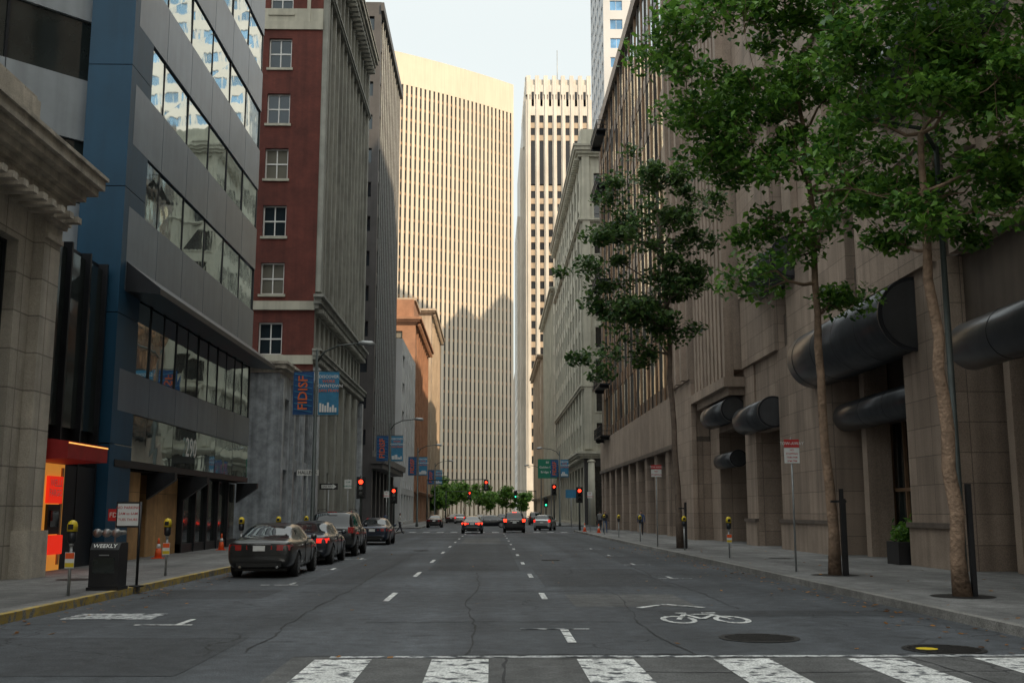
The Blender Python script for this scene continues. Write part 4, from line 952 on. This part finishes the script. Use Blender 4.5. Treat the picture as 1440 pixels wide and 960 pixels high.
# ------------------------------------------------------------------ people
def person(x,y,rot,top,legs,ph,seed,z=.0):
    a=ph
    P=[('pel',(0,0,.95),.145),('sp',(0,.0,1.12),.135),('ch',(0,.01,1.33),.16),('nk',(0,.02,1.49),.06),('hd',(0,.035,1.6),.095),('ht',(0,.03,1.7),.085),
       ('hl',(-.1,0,.9),.1),('kl',(-.1,.10*a+.04,.5),.065),('al',(-.1,.28*a-.03,.1),.042),('tl',(-.1,.28*a+.14,.04),.035),
       ('hr',(.1,0,.9),.1),('kr',(.1,-.10*a+.06,.5),.065),('ar',(.1,-.30*a-.05,.12),.042),('tr',(.1,-.30*a+.12,.04),.035),
       ('sl',(-.19,0,1.41),.065),('el',(-.24,-.10*a,1.14),.045),('wl',(-.25,-.06*a+.06,.9),.03),('dl',(-.25,-.04*a+.09,.8),.035),
       ('sr',(.19,0,1.41),.065),('er',(.24,.10*a,1.14),.045),('wr',(.25,.2*a+.06,.93),.03),('dr',(.25,.24*a+.08,.83),.035)]
    idx={p[0]:i for i,p in enumerate(P)}
    E=['pel-sp','sp-ch','ch-nk','nk-hd','hd-ht','pel-hl','hl-kl','kl-al','al-tl','pel-hr','hr-kr','kr-ar','ar-tr','ch-sl','sl-el','el-wl','wl-dl','ch-sr','sr-er','er-wr','wr-dr']
    me=bpy.data.meshes.new('p'); me.from_pydata([p[1] for p in P],[tuple(idx[q] for q in e.split('-')) for e in E],[])
    ob=bpy.data.objects.new('p',me); scn.collection.objects.link(ob); ob.modifiers.new('s','SKIN')
    for i,p in enumerate(P): me.skin_vertices[0].data[i].radius=(p[2],p[2]*.85)
    me.skin_vertices[0].data[0].use_root=True
    s=ob.modifiers.new('u','SUBSURF'); s.levels=2
    m2=bpy.data.meshes.new_from_object(ob.evaluated_get(bpy.context.evaluated_depsgraph_get())); bpy.data.objects.remove(ob)
    m2.materials.clear()
    for m in (legs,top,'skin','hair','black_paint'): m2.materials.append(M[m])
    for f in m2.polygons:
        c=f.center; f.use_smooth=True
        f.material_index=4 if c.z<.09 else 0 if c.z<.96 and abs(c.x)<.2 else 2 if (c.z<.9) else 1 if c.z<1.48 else 3 if (c.z>1.64 or c.y<.02) and c.z>1.53 else 2
    o=bpy.data.objects.new('pedestrian',m2); o.location=(x,y,z); o.rotation_euler=(0,0,rot); scn.collection.objects.link(o)
person(-7.6,90.5,math.radians(-70),'cloth_white','cloth_dark',1,1)
person(8.9,84,math.radians(180),'cloth_dark','cloth_blue',1,2,.15); person(9.7,96,0,'cloth_grey','cloth_dark',-1,3,.15); person(-10,104,.3,'cloth_blue','cloth_dark',-1,4,0)
person(10.6,76,math.radians(175),'cloth_blue','cloth_dark',-1,5,.15)
# ------------------------------------------------------------------ light, sky, camera
EL,AZ=35.0,145.0
w=bpy.data.worlds.new('World'); scn.world=w; w.use_nodes=True; nt=w.node_tree
sk=nt.nodes.new('ShaderNodeTexSky'); sk.sky_type='NISHITA'; sk.sun_disc=False; sk.sun_elevation=math.radians(EL); sk.sun_rotation=math.radians(AZ); sk.air_density=1.4; sk.dust_density=4.0; sk.ozone_density=1.0
# pale haze mixed into the sky; overhead boost added to brighten the shaded street
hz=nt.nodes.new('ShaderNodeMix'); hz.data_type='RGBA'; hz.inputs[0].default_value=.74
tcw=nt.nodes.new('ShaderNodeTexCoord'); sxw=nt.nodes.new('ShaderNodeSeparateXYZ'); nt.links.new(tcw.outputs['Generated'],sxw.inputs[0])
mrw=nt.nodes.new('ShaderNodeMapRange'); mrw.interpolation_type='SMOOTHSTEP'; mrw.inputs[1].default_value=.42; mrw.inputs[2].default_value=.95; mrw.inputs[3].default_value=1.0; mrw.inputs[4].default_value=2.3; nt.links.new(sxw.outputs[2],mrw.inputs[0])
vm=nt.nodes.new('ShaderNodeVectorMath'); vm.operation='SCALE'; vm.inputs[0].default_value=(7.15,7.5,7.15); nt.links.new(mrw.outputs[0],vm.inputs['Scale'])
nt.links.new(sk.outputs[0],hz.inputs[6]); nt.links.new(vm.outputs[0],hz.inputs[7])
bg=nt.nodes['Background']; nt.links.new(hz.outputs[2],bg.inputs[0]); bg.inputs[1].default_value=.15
sd=bpy.data.lights.new('sun','SUN'); sd.energy=4.3; sd.angle=math.radians(.5); sd.color=(1,.78,.53)
so=bpy.data.objects.new('sun',sd); scn.collection.objects.link(so)
e,a=math.radians(EL),math.radians(AZ); so.rotation_euler=Vector((math.sin(a)*math.cos(e),math.cos(a)*math.cos(e),math.sin(e))).to_track_quat('Z','Y').to_euler()
so.location=(60,-80,150)
cd=bpy.data.cameras.new('camera'); cd.sensor_width=36; cd.lens=37.5; cd.clip_end=3000; cd.clip_start=.1
co=bpy.data.objects.new('camera',cd); scn.collection.objects.link(co); co.location=(0,0,1.75); co.rotation_euler=(math.radians(99.09),0,math.radians(-1.13)); scn.camera=co
scn.view_settings.view_transform='Standard'; scn.view_settings.look='None'; scn.view_settings.exposure=0; scn.view_settings.gamma=1
print('OBJS',len(bpy.data.objects))
